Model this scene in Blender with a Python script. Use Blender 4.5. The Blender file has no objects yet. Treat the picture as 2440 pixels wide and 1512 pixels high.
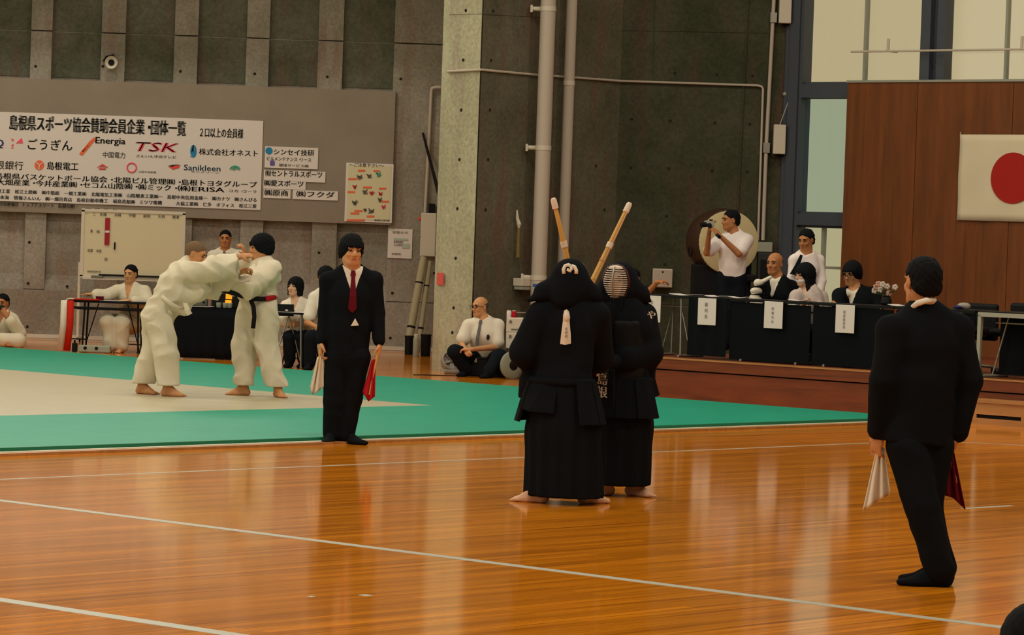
import bpy, bmesh, math, random
import numpy as np
from math import sin, cos, pi, radians, atan, sqrt
from mathutils import Vector, Matrix
random.seed(7); np.random.seed(7)
SC = bpy.context.scene
COL = SC.collection

# ------------------------------------------------------------------ camera
CAMH = 1.74
FPX = 7600.0                      # focal length in pixels of the 2440 px wide frame
ROLL = radians(2.0)
PITCH = atan(193.0 / FPX)
_F = Vector((0, cos(PITCH), -sin(PITCH))); _U = Vector((0, sin(PITCH), cos(PITCH))); _R = Vector((1, 0, 0))
_R2 = _R * cos(ROLL) + _U * sin(ROLL); _U2 = _U * cos(ROLL) - _R * sin(ROLL)
cd = bpy.data.cameras.new('camera'); cam = bpy.data.objects.new('camera', cd); COL.objects.link(cam)
cd.sensor_width = 36.0; cd.lens = FPX / 2440.0 * 36.0; cd.clip_end = 400
M = Matrix((( _R2.x, _U2.x, -_F.x, 0), (_R2.y, _U2.y, -_F.y, 0), (_R2.z, _U2.z, -_F.z, CAMH), (0, 0, 0, 1)))
cam.matrix_world = M
SC.camera = cam

# ------------------------------------------------------------------ sky, exposure
w = bpy.data.worlds.new('overcast_sky'); SC.world = w; w.use_nodes = True
bg = w.node_tree.nodes['Background']; bg.inputs[0].default_value = (1.0, 0.83, 0.47, 1); bg.inputs[1].default_value = 0.49
SC.view_settings.view_transform = 'Standard'; SC.view_settings.look = 'None'
SC.view_settings.gamma = 1.0; SC.view_settings.use_curve_mapping = False
SC.view_settings.exposure = 0.0
LAMP_W = 230.0
SIDE_W = 520.0
LAMP_C = (1.0, 0.90, 0.72)
DAY_C = (1.0, 0.91, 0.74)

def area(name, loc, rot, sx, sy, power, col, spread=180):
    l = bpy.data.lights.new(name, 'AREA'); l.shape = 'RECTANGLE'; l.size = sx; l.size_y = sy
    l.energy = power; l.color = col; l.spread = radians(spread)
    o = bpy.data.objects.new(name, l); COL.objects.link(o); o.location = loc; o.rotation_euler = rot
    return o
# daylight through the tall windows of the side wall left of the camera
area('side_window_daylight', (-14.6, 20, 4.6), (0, -radians(90), 0), 5.0, 30.0, SIDE_W, DAY_C, 170)
# unseen area light added before the solid left wall, for sheen on the mats
area('added_mat_sheen_light', (-8.2, 46.2, 8.6), (-radians(90), 0, 0), 11.0, 2.4, 430.0, DAY_C, 180)
LAMPS = [(x, y) for y in (4, 14, 24, 33, 41) for x in (-11, -5.5, 0, 5.5, 11) if 0.6626 * x + 0.749 * y < 31.5 and not (x == 0 and y == 41)]
for x, y in LAMPS:
    area('hall_lamp_light', (x, y, 10.72), (0, 0, 0), 1.0, 1.0, LAMP_W, LAMP_C, 180)

# ------------------------------------------------------------------ picture geometry -> world
_c, _s = cos(ROLL), sin(ROLL)
def ray(x, y):
    u, v = x - 1220.0, y - 756.0
    a = u * _c + v * _s; b = -u * _s + v * _c
    return _R * a - _U * b + _F * FPX
CAMP = Vector((0, 0, CAMH))
def P(x, y, Y):                    # point of a real thing standing at distance Y
    r = ray(x, y); return CAMP + r * (Y / r.y)
def G(x, y, z=0.0):                # point on the floor (or at height z)
    r = ray(x, y); return CAMP + r * ((z - CAMH) / r.z)
ANG = radians(48.5)
AV = Vector((cos(ANG), sin(ANG), 0)); BV = Vector((sin(ANG), -cos(ANG), 0)); NV = AV.copy()   # planes along BV have normal NV (= AV)
ZV = Vector((0, 0, 1)); XV = Vector((1, 0, 0)); YV = Vector((0, 1, 0))
def onplane(x, y, n, c):
    r = ray(x, y); return CAMP + r * ((c - CAMP.dot(n)) / r.dot(n))

# ------------------------------------------------------------------ geometry helpers (all return (verts, faces), world space)
def join(*gs):
    V, F = [], []
    for v, f in gs:
        o = len(V); V += [tuple(p) for p in v]; F += [tuple(i + o for i in q) for q in f]
    return V, F
def box(c, sx, sy, sz, ax=(XV, YV, ZV)):
    c = Vector(c); V = []
    for k in (-1, 1):
        for j in (-1, 1):
            for i in (-1, 1):
                V.append(c + ax[0] * (i * sx / 2) + ax[1] * (j * sy / 2) + ax[2] * (k * sz / 2))
    return V, [(0, 2, 3, 1), (4, 5, 7, 6), (0, 1, 5, 4), (2, 6, 7, 3), (0, 4, 6, 2), (1, 3, 7, 5)]
def rbox(c, sx, sy, sz, ax=(XV, YV, ZV), b=0.01):
    bm = bmesh.new()
    v, f = box((0, 0, 0), sx, sy, sz)
    vs = [bm.verts.new(p) for p in v]
    for q in f: bm.faces.new([vs[i] for i in q])
    bmesh.ops.bevel(bm, geom=bm.edges[:], offset=b, segments=2, affect='EDGES', profile=0.5)
    bm.verts.index_update()
    c = Vector(c)
    V = [c + ax[0] * p.co.x + ax[1] * p.co.y + ax[2] * p.co.z for p in bm.verts]
    F = [tuple(q.index for q in fc.verts) for fc in bm.faces]
    bm.free(); return V, F
def perp(d):
    d = d.normalized(); a = ZV if abs(d.z) < 0.9 else XV
    u = d.cross(a).normalized(); return u, d.cross(u).normalized()
def tube(pts, r, n=10, sq=1.0, up=None):
    pts = [Vector(p) for p in pts]; m = len(pts)
    rs = r if isinstance(r, (list, tuple)) else [r] * m
    V, F = [], []; u0 = None
    for i, p in enumerate(pts):
        d = (pts[min(i + 1, m - 1)] - pts[max(i - 1, 0)])
        if d.length < 1e-9: d = ZV.copy()
        d.normalize()
        if up is not None: u = (up - d * up.dot(d)).normalized()
        elif u0 is None: u = perp(d)[0]
        else:
            u = u0 - d * u0.dot(d); u = u.normalized() if u.length > 1e-6 else perp(d)[0]
        u0 = u; v = d.cross(u)
        for k in range(n):
            a = 2 * pi * k / n
            V.append(p + u * (cos(a) * rs[i] * sq) + v * (sin(a) * rs[i]))
    for i in range(m - 1):
        for k in range(n):
            k2 = (k + 1) % n
            F.append((i * n + k, i * n + k2, (i + 1) * n + k2, (i + 1) * n + k))
    F.append(tuple(range(n - 1, -1, -1))); F.append(tuple((m - 1) * n + k for k in range(n)))
    return V, F
def cyl(a, b, r, n=16, r2=None): return tube([a, b], [r, r if r2 is None else r2], n)
def lathe(prof, c, axis=ZV, n=32):
    axis = axis.normalized(); u, v = perp(axis); c = Vector(c); V, F = [], []; m = len(prof)
    for r, h in prof:
        for k in range(n):
            a = 2 * pi * k / n; V.append(c + axis * h + (u * cos(a) + v * sin(a)) * r)
    for i in range(m - 1):
        for k in range(n):
            k2 = (k + 1) % n; F.append((i * n + k, i * n + k2, (i + 1) * n + k2, (i + 1) * n + k))
    F.append(tuple(range(n - 1, -1, -1))); F.append(tuple((m - 1) * n + k for k in range(n)))
    return V, F
def prism(poly, vec):
    vec = Vector(vec); n = len(poly); V = [Vector(p) for p in poly] + [Vector(p) + vec for p in poly]
    F = [tuple(range(n)), tuple(range(2 * n - 1, n - 1, -1))]
    for i in range(n): F.append((i, i + n, (i + 1) % n + n, (i + 1) % n))
    return V, F
def ball(c, r, ax=(XV, YV, ZV), n=14, m=9):
    if not isinstance(r, (list, tuple)): r = (r, r, r)
    c = Vector(c); V = [c - ax[2] * r[2]]; F = []
    for i in range(1, m):
        t = -pi / 2 + pi * i / m
        for k in range(n):
            a = 2 * pi * k / n
            V.append(c + ax[0] * (r[0] * cos(t) * cos(a)) + ax[1] * (r[1] * cos(t) * sin(a)) + ax[2] * (r[2] * sin(t)))
    V.append(c + ax[2] * r[2]); L = len(V) - 1
    for k in range(n):
        k2 = (k + 1) % n
        F.append((0, 1 + k2, 1 + k)); F.append((L, L - n + k, L - n + k2))
        for i in range(m - 2):
            a = 1 + i * n; F.append((a + k, a + k2, a + n + k2, a + n + k))
    return V, F
def sheet(grid, th=0.004, nrm=None):
    """closed thin solid from a grid of points"""
    h, wd = len(grid), len(grid[0]); V, F = [], []
    g = [[Vector(p) for p in row] for row in grid]
    N = []
    for i in range(h):
        for j in range(wd):
            a = g[min(i + 1, h - 1)][j] - g[max(i - 1, 0)][j]; b = g[i][min(j + 1, wd - 1)] - g[i][max(j - 1, 0)]
            q = a.cross(b); q = q.normalized() if q.length > 1e-10 else YV
            N.append(q); V.append(g[i][j] + q * th / 2)
    o = len(V)
    for i in range(h):
        for j in range(wd): V.append(g[i][j] - N[i * wd + j] * th / 2)
    for i in range(h - 1):
        for j in range(wd - 1):
            a, b, c, d = i * wd + j, i * wd + j + 1, (i + 1) * wd + j + 1, (i + 1) * wd + j
            F.append((a, b, c, d)); F.append((o + d, o + c, o + b, o + a))
    rim = [j for j in range(wd)] + [i * wd + wd - 1 for i in range(1, h)] + [(h - 1) * wd + j for j in range(wd - 2, -1, -1)] + [i * wd for i in range(h - 2, 0, -1)]
    for k in range(len(rim)):
        a, b = rim[k], rim[(k + 1) % len(rim)]; F.append((b, a, o + a, o + b))
    return V, F

# ------------------------------------------------------------------ objects
BASE = {}
def _mesh(name, g, m, base, smooth):
    v, f = g; me = bpy.data.meshes.new(name)
    if isinstance(v, np.ndarray):
        v = v - np.array(base, dtype=np.float64)
        me.vertices.add(len(v)); me.vertices.foreach_set('co', v.astype(np.float32).ravel())
        nf = len(f); me.loops.add(nf * 4); me.loops.foreach_set('vertex_index', f.astype(np.int32).ravel())
        me.polygons.add(nf); me.polygons.foreach_set('loop_start', np.arange(0, nf * 4, 4, dtype=np.int32))
        me.update(calc_edges=True)
    else:
        b = Vector(base); me.from_pydata([tuple(Vector(p) - b) for p in v], [], f)
        bm = bmesh.new(); bm.from_mesh(me); bmesh.ops.recalc_face_normals(bm, faces=bm.faces[:]); bm.to_mesh(me); bm.free()
    if m is not None: me.materials.append(m)
    if smooth:
        if smooth is True: me.polygons.foreach_set('use_smooth', [True] * len(me.polygons))
        else:
            me.polygons.foreach_set('use_smooth', [True] * len(me.polygons)); me.set_sharp_from_angle(angle=radians(smooth))
    me.update(); return me
def tag(o, label=None, cat=None, group=None, kind=None):
    if label: o['label'] = label
    if cat: o['category'] = cat
    if group: o['group'] = group
    if kind: o['kind'] = kind
    return o
def thing(name, label, cat, loc, group=None):
    o = bpy.data.objects.new(name, None); COL.objects.link(o); o.location = loc; o.empty_display_size = 0.2
    BASE[o.name] = Vector(loc); return tag(o, label, cat, group)
def part(name, g, m, parent, smooth=False, label=None):
    base = BASE[parent.name]; me = _mesh(name, g, m, base, smooth)
    o = bpy.data.objects.new(name, me); COL.objects.link(o); o.parent = parent; BASE[o.name] = base
    if label: o['label'] = label
    return o
def solo(name, g, m, label, cat, group=None, smooth=False):
    v = np.array([tuple(p) for p in g[0]]); base = ((v[:, 0].min() + v[:, 0].max()) / 2, (v[:, 1].min() + v[:, 1].max()) / 2, v[:, 2].min())
    o = bpy.data.objects.new(name, _mesh(name, g, m, base, smooth)); COL.objects.link(o); o.location = base
    BASE[o.name] = Vector(base); return tag(o, label, cat, group)
def struct(name, g, m, smooth=False, label=None):
    o = bpy.data.objects.new(name, _mesh(name, g, m, (0, 0, 0), smooth)); COL.objects.link(o); BASE[o.name] = Vector((0, 0, 0))
    return tag(o, label=label, kind='structure')
def share(name, src, parent, loc):      # an alike piece: shares mesh data of src, moved by loc
    o = src.copy(); o.name = name; COL.objects.link(o); o.parent = parent; o.location = Vector(loc); return o

# ------------------------------------------------------------------ materials
MATS = {}
def mat(name, col, rough=0.7, spec=0.35, var=0.0, scale=4.0, bump=0.0, stretch=None, metal=0.0, coat=0.0, col2=None, sheen=0.0):
    if name in MATS: return MATS[name]
    m = bpy.data.materials.new(name); m.use_nodes = True; nt = m.node_tree; b = nt.nodes['Principled BSDF']
    b.inputs['Base Color'].default_value = (*col, 1); b.inputs['Roughness'].default_value = rough
    b.inputs['Specular IOR Level'].default_value = spec; b.inputs['Metallic'].default_value = metal
    if coat: b.inputs['Coat Weight'].default_value = coat; b.inputs['Coat Roughness'].default_value = 0.1
    if sheen: b.inputs['Sheen Weight'].default_value = sheen
    if var or bump or col2:
        tc = nt.nodes.new('ShaderNodeTexCoord'); mp = nt.nodes.new('ShaderNodeMapping'); nz = nt.nodes.new('ShaderNodeTexNoise')
        nz.inputs['Scale'].default_value = scale; nz.inputs['Detail'].default_value = 6; nz.inputs['Roughness'].default_value = 0.6
        nt.links.new(tc.outputs['Object'], mp.inputs[0]); nt.links.new(mp.outputs[0], nz.inputs['Vector'])
        if stretch: mp.inputs['Scale'].default_value = stretch
        if var or col2:
            r = nt.nodes.new('ShaderNodeValToRGB'); e = r.color_ramp.elements
            c1 = tuple(max(0, c * (1 - var)) for c in col); c2 = col2 if col2 else tuple(min(1, c * (1 + var)) for c in col)
            e[0].position = 0.3; e[0].color = (*c1, 1); e[1].position = 0.7; e[1].color = (*c2, 1)
            nt.links.new(nz.outputs['Fac'], r.inputs[0]); nt.links.new(r.outputs[0], b.inputs['Base Color'])
        if bump:
            bp = nt.nodes.new('ShaderNodeBump'); bp.inputs['Strength'].default_value = bump; bp.inputs['Distance'].default_value = 0.02
            nt.links.new(nz.outputs['Fac'], bp.inputs['Height']); nt.links.new(bp.outputs[0], b.inputs['Normal'])
    MATS[name] = m; return m

def concrete(name, col, col2, red):
    """board-marked concrete: broad blotches, reddish stains, fine grain"""
    m = bpy.data.materials.new(name); m.use_nodes = True; nt = m.node_tree; b = nt.nodes['Principled BSDF']; L = nt.links.new
    b.inputs['Roughness'].default_value = 0.85; b.inputs['Specular IOR Level'].default_value = 0.2
    tc = nt.nodes.new('ShaderNodeTexCoord')
    n1 = nt.nodes.new('ShaderNodeTexNoise'); n1.inputs['Scale'].default_value = 1.1; n1.inputs['Detail'].default_value = 8; n1.inputs['Roughness'].default_value = 0.65
    mp = nt.nodes.new('ShaderNodeMapping'); mp.inputs['Scale'].default_value = (2.6, 2.6, 0.45)
    n2 = nt.nodes.new('ShaderNodeTexNoise'); n2.inputs['Scale'].default_value = 1.6; n2.inputs['Detail'].default_value = 5
    n3 = nt.nodes.new('ShaderNodeTexNoise'); n3.inputs['Scale'].default_value = 24; n3.inputs['Detail'].default_value = 3
    L(tc.outputs['Object'], n1.inputs['Vector']); L(tc.outputs['Object'], mp.inputs[0]); L(mp.outputs[0], n2.inputs['Vector']); L(tc.outputs['Object'], n3.inputs['Vector'])
    r1 = nt.nodes.new('ShaderNodeValToRGB'); e = r1.color_ramp.elements
    e[0].position = 0.36; e[0].color = (*col, 1); e[1].position = 0.64; e[1].color = (*col2, 1)
    L(n1.outputs['Fac'], r1.inputs[0])
    r2 = nt.nodes.new('ShaderNodeValToRGB'); e = r2.color_ramp.elements
    e[0].position = 0.52; e[0].color = (0, 0, 0, 1); e[1].position = 0.68; e[1].color = (1, 1, 1, 1); L(n2.outputs['Fac'], r2.inputs[0])
    mx = nt.nodes.new('ShaderNodeMixRGB'); mx.inputs[2].default_value = (*red, 1)
    ml = nt.nodes.new('ShaderNodeMath'); ml.operation = 'MULTIPLY'; ml.inputs[1].default_value = 0.7
    L(r2.outputs[0], ml.inputs[0]); L(ml.outputs[0], mx.inputs[0]); L(r1.outputs[0], mx.inputs[1])
    r3 = nt.nodes.new('ShaderNodeMapRange'); r3.inputs[1].default_value = 0.3; r3.inputs[2].default_value = 0.7; r3.inputs[3].default_value = 0.82; r3.inputs[4].default_value = 1.15
    L(n3.outputs['Fac'], r3.inputs[0])
    m2 = nt.nodes.new('ShaderNodeMixRGB'); m2.blend_type = 'MULTIPLY'; m2.inputs[0].default_value = 1
    L(mx.outputs[0], m2.inputs[1]); L(r3.outputs[0], m2.inputs[2]); L(m2.outputs[0], b.inputs['Base Color'])
    bp = nt.nodes.new('ShaderNodeBump'); bp.inputs['Strength'].default_value = 0.25; bp.inputs['Distance'].default_value = 0.01
    L(n3.outputs['Fac'], bp.inputs['Height']); L(bp.outputs[0], b.inputs['Normal'])
    MATS[name] = m; return m

def wood(name, c1, c2, rough, ang, lw=(0.6, 9.0), spec=0.5, dark=(0.25, 0.09, 0.01), coat=0.0, plank=None, bump=0.06):
    """wood with grain drawn along direction ang (about z) or vertical (ang=None)"""
    m = bpy.data.materials.new(name); m.use_nodes = True; nt = m.node_tree; b = nt.nodes['Principled BSDF']; L = nt.links.new
    b.inputs['Roughness'].default_value = rough; b.inputs['Specular IOR Level'].default_value = spec
    if coat: b.inputs['Coat Weight'].default_value = coat; b.inputs['Coat Roughness'].default_value = 0.14
    tc = nt.nodes.new('ShaderNodeTexCoord'); mp0 = nt.nodes.new('ShaderNodeMapping')
    if ang is not None: mp0.inputs['Rotation'].default_value = (0, 0, -ang)
    L(tc.outputs['Object'], mp0.inputs[0])
    mp = nt.nodes.new('ShaderNodeMapping'); mp.inputs['Scale'].default_value = (lw[0], lw[1], lw[1]) if ang is not None else (lw[1], lw[1], lw[0])
    L(mp0.outputs[0], mp.inputs[0])
    n1 = nt.nodes.new('ShaderNodeTexNoise'); n1.inputs['Scale'].default_value = 1.0; n1.inputs['Detail'].default_value = 7; n1.inputs['Roughness'].default_value = 0.62
    L(mp.outputs[0], n1.inputs['Vector'])
    r1 = nt.nodes.new('ShaderNodeValToRGB'); e = r1.color_ramp.elements
    e[0].position = 0.34; e[0].color = (*c1, 1); e[1].position = 0.66; e[1].color = (*c2, 1); L(n1.outputs['Fac'], r1.inputs[0])
    out = r1.outputs[0]
    if plank:
        # long strips: each strip a slightly different tone, hair joints between
        br = nt.nodes.new('ShaderNodeTexBrick'); br.inputs['Scale'].default_value = 1.0
        br.inputs['Brick Width'].default_value = plank[0]; br.inputs['Row Height'].default_value = plank[1]; br.inputs['Mortar Size'].default_value = 0.0025
        br.inputs['Color1'].default_value = (0.72, 0.70, 0.66, 1); br.inputs['Color2'].default_value = (1.12, 1.12, 1.12, 1); br.inputs['Mortar'].default_value = (0.45, 0.4, 0.35, 1)
        br.offset = 0.37; L(mp0.outputs[0], br.inputs['Vector'])
        mm = nt.nodes.new('ShaderNodeMixRGB'); mm.blend_type = 'MULTIPLY'; mm.inputs[0].default_value = 0.75
        L(out, mm.inputs[1]); L(br.outputs['Color'], mm.inputs[2]); out = mm.outputs[0]
    mp2 = nt.nodes.new('ShaderNodeMapping'); mp2.inputs['Scale'].default_value = (lw[0] * 0.5, lw[1] * 1.6, lw[1] * 1.6) if ang is not None else (lw[1] * 1.6, lw[1] * 1.6, lw[0] * 0.5)
    L(mp0.outputs[0], mp2.inputs[0])
    n2 = nt.nodes.new('ShaderNodeTexNoise'); n2.inputs['Scale'].default_value = 1.3; n2.inputs['Detail'].default_value = 3; L(mp2.outputs[0], n2.inputs['Vector'])
    r2 = nt.nodes.new('ShaderNodeValToRGB'); e = r2.color_ramp.elements
    e[0].position = 0.56; e[0].color = (0, 0, 0, 1); e[1].position = 0.72; e[1].color = (0.8, 0.8, 0.8, 1); L(n2.outputs['Fac'], r2.inputs[0])
    mx = nt.nodes.new('ShaderNodeMixRGB'); mx.inputs[2].default_value = (*dark, 1); L(r2.outputs[0], mx.inputs[0]); L(out, mx.inputs[1]); L(mx.outputs[0], b.inputs['Base Color'])
    bp = nt.nodes.new('ShaderNodeBump'); bp.inputs['Strength'].default_value = bump; bp.inputs['Distance'].default_value = 0.004
    L(n1.outputs['Fac'], bp.inputs['Height']); L(bp.outputs[0], b.inputs['Normal'])
    MATS[name] = m; return m

def pane(name, tint, gloss=0.08):
    m = bpy.data.materials.new(name); m.use_nodes = True; nt = m.node_tree; nt.nodes.remove(nt.nodes['Principled BSDF'])
    t = nt.nodes.new('ShaderNodeBsdfTransparent'); t.inputs[0].default_value = (*tint, 1)
    g = nt.nodes.new('ShaderNodeBsdfGlossy'); g.inputs['Roughness'].default_value = 0.05
    x = nt.nodes.new('ShaderNodeMixShader'); x.inputs[0].default_value = gloss
    nt.links.new(t.outputs[0], x.inputs[1]); nt.links.new(g.outputs[0], x.inputs[2]); nt.links.new(x.outputs[0], nt.nodes['Material Output'].inputs[0])
    MATS[name] = m; return m

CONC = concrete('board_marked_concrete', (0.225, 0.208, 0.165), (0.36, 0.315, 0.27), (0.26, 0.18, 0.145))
CONCD = concrete('shaded_concrete', (0.095, 0.088, 0.055), (0.155, 0.14, 0.10), (0.16, 0.09, 0.065))  # darkened copy of the concrete: shade put into the colour
CONCB = concrete('shaded_green_concrete', (0.040, 0.045, 0.022), (0.072, 0.072, 0.045), (0.085, 0.052, 0.036))  # still darker copy for the back wall, its shade put into the colour
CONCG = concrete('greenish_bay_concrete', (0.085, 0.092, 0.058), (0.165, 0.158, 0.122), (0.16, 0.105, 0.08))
COLM = concrete('lit_column_concrete', (0.36, 0.335, 0.22), (0.46, 0.43, 0.30), (0.36, 0.30, 0.23))  # lighter copy of the same concrete, the column's light put into the colour
FLOORM = wood('gym_floor_wood', (0.57, 0.172, 0.004), (0.84, 0.280, 0.010), 0.105, ANG, (0.55, 9.0), 0.55, (0.22, 0.055, 0.002), 0.0, (2.4, 0.075), 0.02)
STAGEM = wood('stage_front_wood', (0.13, 0.026, 0.004), (0.20, 0.042, 0.007), 0.55, -pi / 2 + ANG, (1.5, 10), 0.4, (0.07, 0.02, 0.004))
STEPM = wood('step_wood', (0.36, 0.16, 0.045), (0.46, 0.22, 0.07), 0.4, -pi / 2 + ANG, (1.5, 10), 0.4, (0.25, 0.1, 0.02))
PANELM = wood('wall_panel_wood', (0.135, 0.038, 0.006), (0.21, 0.062, 0.010), 0.6, None, (0.8, 6), 0.35, (0.11, 0.035, 0.008))
GREYB = mat('grey_panel_board', (0.27, 0.22, 0.175), 0.75, 0.2, 0.10, 1.2)
WHITEP = mat('white_paper', (0.72, 0.65, 0.62), 0.7, 0.2)
PAPERY = mat('cream_paper', (0.66, 0.60, 0.40), 0.6, 0.25)
INK = mat('black_ink', (0.012, 0.012, 0.012), 0.6, 0.2)
INKG = mat('grey_ink', (0.16, 0.15, 0.13), 0.6, 0.2)
INKR = mat('red_ink', (0.75, 0.08, 0.07), 0.6, 0.2)
INKP = mat('pink_red_ink', (0.90, 0.09, 0.15), 0.6, 0.2)
INKO = mat('orange_ink', (0.80, 0.15, 0.06), 0.6, 0.2)
INKB = mat('blue_ink', (0.02, 0.22, 0.45), 0.6, 0.2)
INKT = mat('teal_ink', (0.10, 0.40, 0.28), 0.6, 0.2)
INKV = mat('violet_ink', (0.13, 0.10, 0.35), 0.6, 0.2)
STEELW = mat('white_painted_steel', (0.62, 0.55, 0.45), 0.4, 0.4)
PIPEM = mat('white_pipe_paint', (0.50, 0.42, 0.35), 0.45, 0.35)
FRAMEM = mat('blue_grey_window_steel', (0.055, 0.065, 0.085), 0.45, 0.4)
DARKM = mat('black_plastic', (0.006, 0.006, 0.007), 0.6, 0.15)
BLACKT = mat('black_laminate', (0.007, 0.007, 0.008), 0.5, 0.2)
BLACKC = mat('black_table_cloth', (0.0070, 0.0084, 0.0105), 0.95, 0.04)
CHROME = mat('dull_steel', (0.35, 0.34, 0.31), 0.35, 0.5, metal=0.8)
SILVER = mat('silver_paint', (0.32, 0.33, 0.27), 0.4, 0.4)
TAPEM = mat('white_floor_tape', (0.36, 0.36, 0.30), 0.45, 0.4)
MATG = mat('green_judo_vinyl', (0.002, 0.285, 0.180), 0.50, 0.22, 0.06, 3.0)
MATW = mat('cream_judo_vinyl', (0.45, 0.40, 0.27), 0.36, 0.45, 0.04, 3.0)
REDM = mat('red_cloth', (0.42, 0.012, 0.02), 0.8, 0.1, 0.12, 6)
DARKRED = mat('dark_red_cloth', (0.11, 0.006, 0.012), 0.8, 0.1)
WHITEC = mat('white_cotton', (0.72, 0.66, 0.55), 0.85, 0.1, 0.05, 5)
GI = mat('judogi_cotton', (0.65, 0.59, 0.45), 0.9, 0.1, 0.05, 8, 0.15)
SHIRT = mat('white_shirt_cotton', (0.78, 0.70, 0.68), 0.85, 0.1, 0.05, 5)
SUIT = mat('black_suit_wool', (0.0070, 0.0084, 0.0105), 0.95, 0.05)
TROUS = mat('dark_trouser_wool', (0.008, 0.0105, 0.015), 0.95, 0.05)
KENDO = mat('black_indigo_cotton', (0.0070, 0.0084, 0.0108), 0.95, 0.05)
LACQ = mat('black_lacquer', (0.005, 0.005, 0.006), 0.5, 0.15)
HAIR = mat('black_hair', (0.0065, 0.0075, 0.009), 0.85, 0.08)
HAIRB = mat('cropped_grey_brown_hair', (0.16, 0.10, 0.055), 0.9, 0.1)
BAM = mat('bamboo', (0.62, 0.36, 0.09), 0.5, 0.3, 0.12, 6, 0, (1, 1, 0.3))
LEATH = mat('white_leather', (0.72, 0.62, 0.50), 0.7, 0.2)
def skin(i, c): return mat('skin_tone_%d' % i, c, 0.55, 0.3, 0.06, 18)
SK1 = skin(1, (0.56, 0.27, 0.12)); SK2 = skin(2, (0.42, 0.17, 0.065)); SK3 = skin(3, (0.62, 0.36, 0.22)); SK4 = skin(4, (0.50, 0.23, 0.095)); SK5 = skin(5, (0.30, 0.12, 0.05))
EYE = mat('dark_eye', (0.012, 0.010, 0.009), 0.3, 0.5); LIP = mat('lip', (0.36, 0.10, 0.07), 0.5, 0.3)

# ------------------------------------------------------------------ lettering
def text(body, size, o, xd, ud, m, parent, name='lettering', width=None, bold=0.0, align='LEFT', out=0.004, depth=None, italic=0.0):
    cu = bpy.data.curves.new('t', 'FONT'); cu.body = body; cu.size = size; cu.align_x = align; cu.shear = italic
    cu.resolution_u = 2
    ob = bpy.data.objects.new('t', cu); me = bpy.data.meshes.new_from_object(ob); bpy.data.objects.remove(ob); bpy.data.curves.remove(cu)
    n = xd.cross(ud).normalized()
    co = np.empty(len(me.vertices) * 3, dtype=np.float32); me.vertices.foreach_get('co', co); co = co.reshape(-1, 3)
    if len(co) == 0: bpy.data.meshes.remove(me); return None
    if width:
        x0, x1 = co[:, 0].min(), co[:, 0].max()
        s = width / max(1e-6, x1 - x0); co[:, 0] = (co[:, 0] - (x0 if align == 'LEFT' else 0)) * s
    if bold:                         # heavier strokes: the same outline once more, shifted by a stroke fraction
        co2 = co.copy(); co2[:, 0] += bold * size * 1.9
        fs = [tuple(p.vertices) for p in me.polygons]; nv = len(co); bpy.data.meshes.remove(me); me = bpy.data.meshes.new(name)
        co = np.vstack([co, co2]); me.from_pydata(co.tolist(), [], fs + [tuple(i + nv for i in q) for q in fs])
    base = Vector(o) + n * out - BASE[parent.name]
    W = np.array(base)[None, :] + co[:, :1] * np.array(xd)[None, :] + co[:, 1:2] * np.array(ud)[None, :]
    me.vertices.foreach_set('co', W.astype(np.float32).ravel()); me.materials.clear(); me.materials.append(m); me.name = name; me.update()
    ob = bpy.data.objects.new(name, me); COL.objects.link(ob); ob.parent = parent; BASE[ob.name] = BASE[parent.name]
    return ob
# ================================================================== the hall
YL = 46.5                                   # face of the left concrete wall
ZT = 11.0
def PW(x, y, off=0.0): return P(x, y, YL - off)
# floor, ceiling, unseen walls
struct('floor', prism([(-15.4, -9.7, -0.1), (57, -9.7, -0.1), (57, 0.0, -0.1), (3.9, 42.0, -0.1), (3.9, 46.9, -0.1), (-15.4, 46.9, -0.1)], (0, 0, 0.1)), FLOORM, label='glossy orange brown strip wood gym floor')
CEILM = mat('dark_ceiling_board', (0.10, 0.095, 0.075), 0.9, 0.1)
WALLP = mat('plain_hall_wall', (0.30, 0.27, 0.21), 0.9, 0.1)
struct('ceiling', prism([(-15.4, -9.7, ZT), (52, -9.7, ZT), (52, -0.2, ZT), (3.8, 42.4, ZT), (3.8, 46.9, ZT), (-15.4, 46.9, ZT)], (0, 0, 0.2)), CEILM)
struct('wall_rear', box((18, -9.6, ZT / 2), 72, 0.3, ZT), WALLP)
sw = [box((-15.2, 19, 0.9), 0.3, 56, 1.8), box((-15.2, 19, 9.2), 0.3, 56, 3.6)]
for k in range(7): sw.append(box((-15.2, -8 + k * 9.2, 4.6), 0.3, 1.0, 5.6))
struct('wall_side', join(*sw), WALLP)
wn = struct('window_1', join(*[box((-15.2, -3.4 + k * 9.2, 4.6), 0.06, 0.06, 5.6) for k in range(6)] + [box((-15.2, 19, 4.6), 0.06, 56, 0.08)]), FRAMEM)
for k in range(6): part('pane', box((-15.24, -3.4 + k * 9.2, 4.6), 0.01, 8.2, 5.6), pane('side_pane%d' % k, (0.9, 0.92, 0.9)) if k == 0 else MATS['side_pane0'], wn)
# ceiling lamps: housing and glowing lens
LENS = bpy.data.materials.new('lamp_lens'); LENS.use_nodes = True
_b = LENS.node_tree.nodes['Principled BSDF']; _b.inputs['Emission Color'].default_value = (1, 0.9, 0.65, 1); _b.inputs['Emission Strength'].default_value = 3.0
for i, (x, y) in enumerate(LAMPS):
    t = thing('ceiling_lamp', 'square high-bay lamp hung from the dark hall ceiling', 'lamp', (x, y, 10.74), 'high-bay lamps of the hall ceiling')
    part('housing', join(box((x, y, 10.85), 1.1, 1.1, 0.12), cyl((x, y, 10.9), (x, y, 11.0), 0.05)), STEELW, t)
    part('lens', box((x, y, 10.765), 1.02, 1.02, 0.03), LENS, t)

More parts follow.
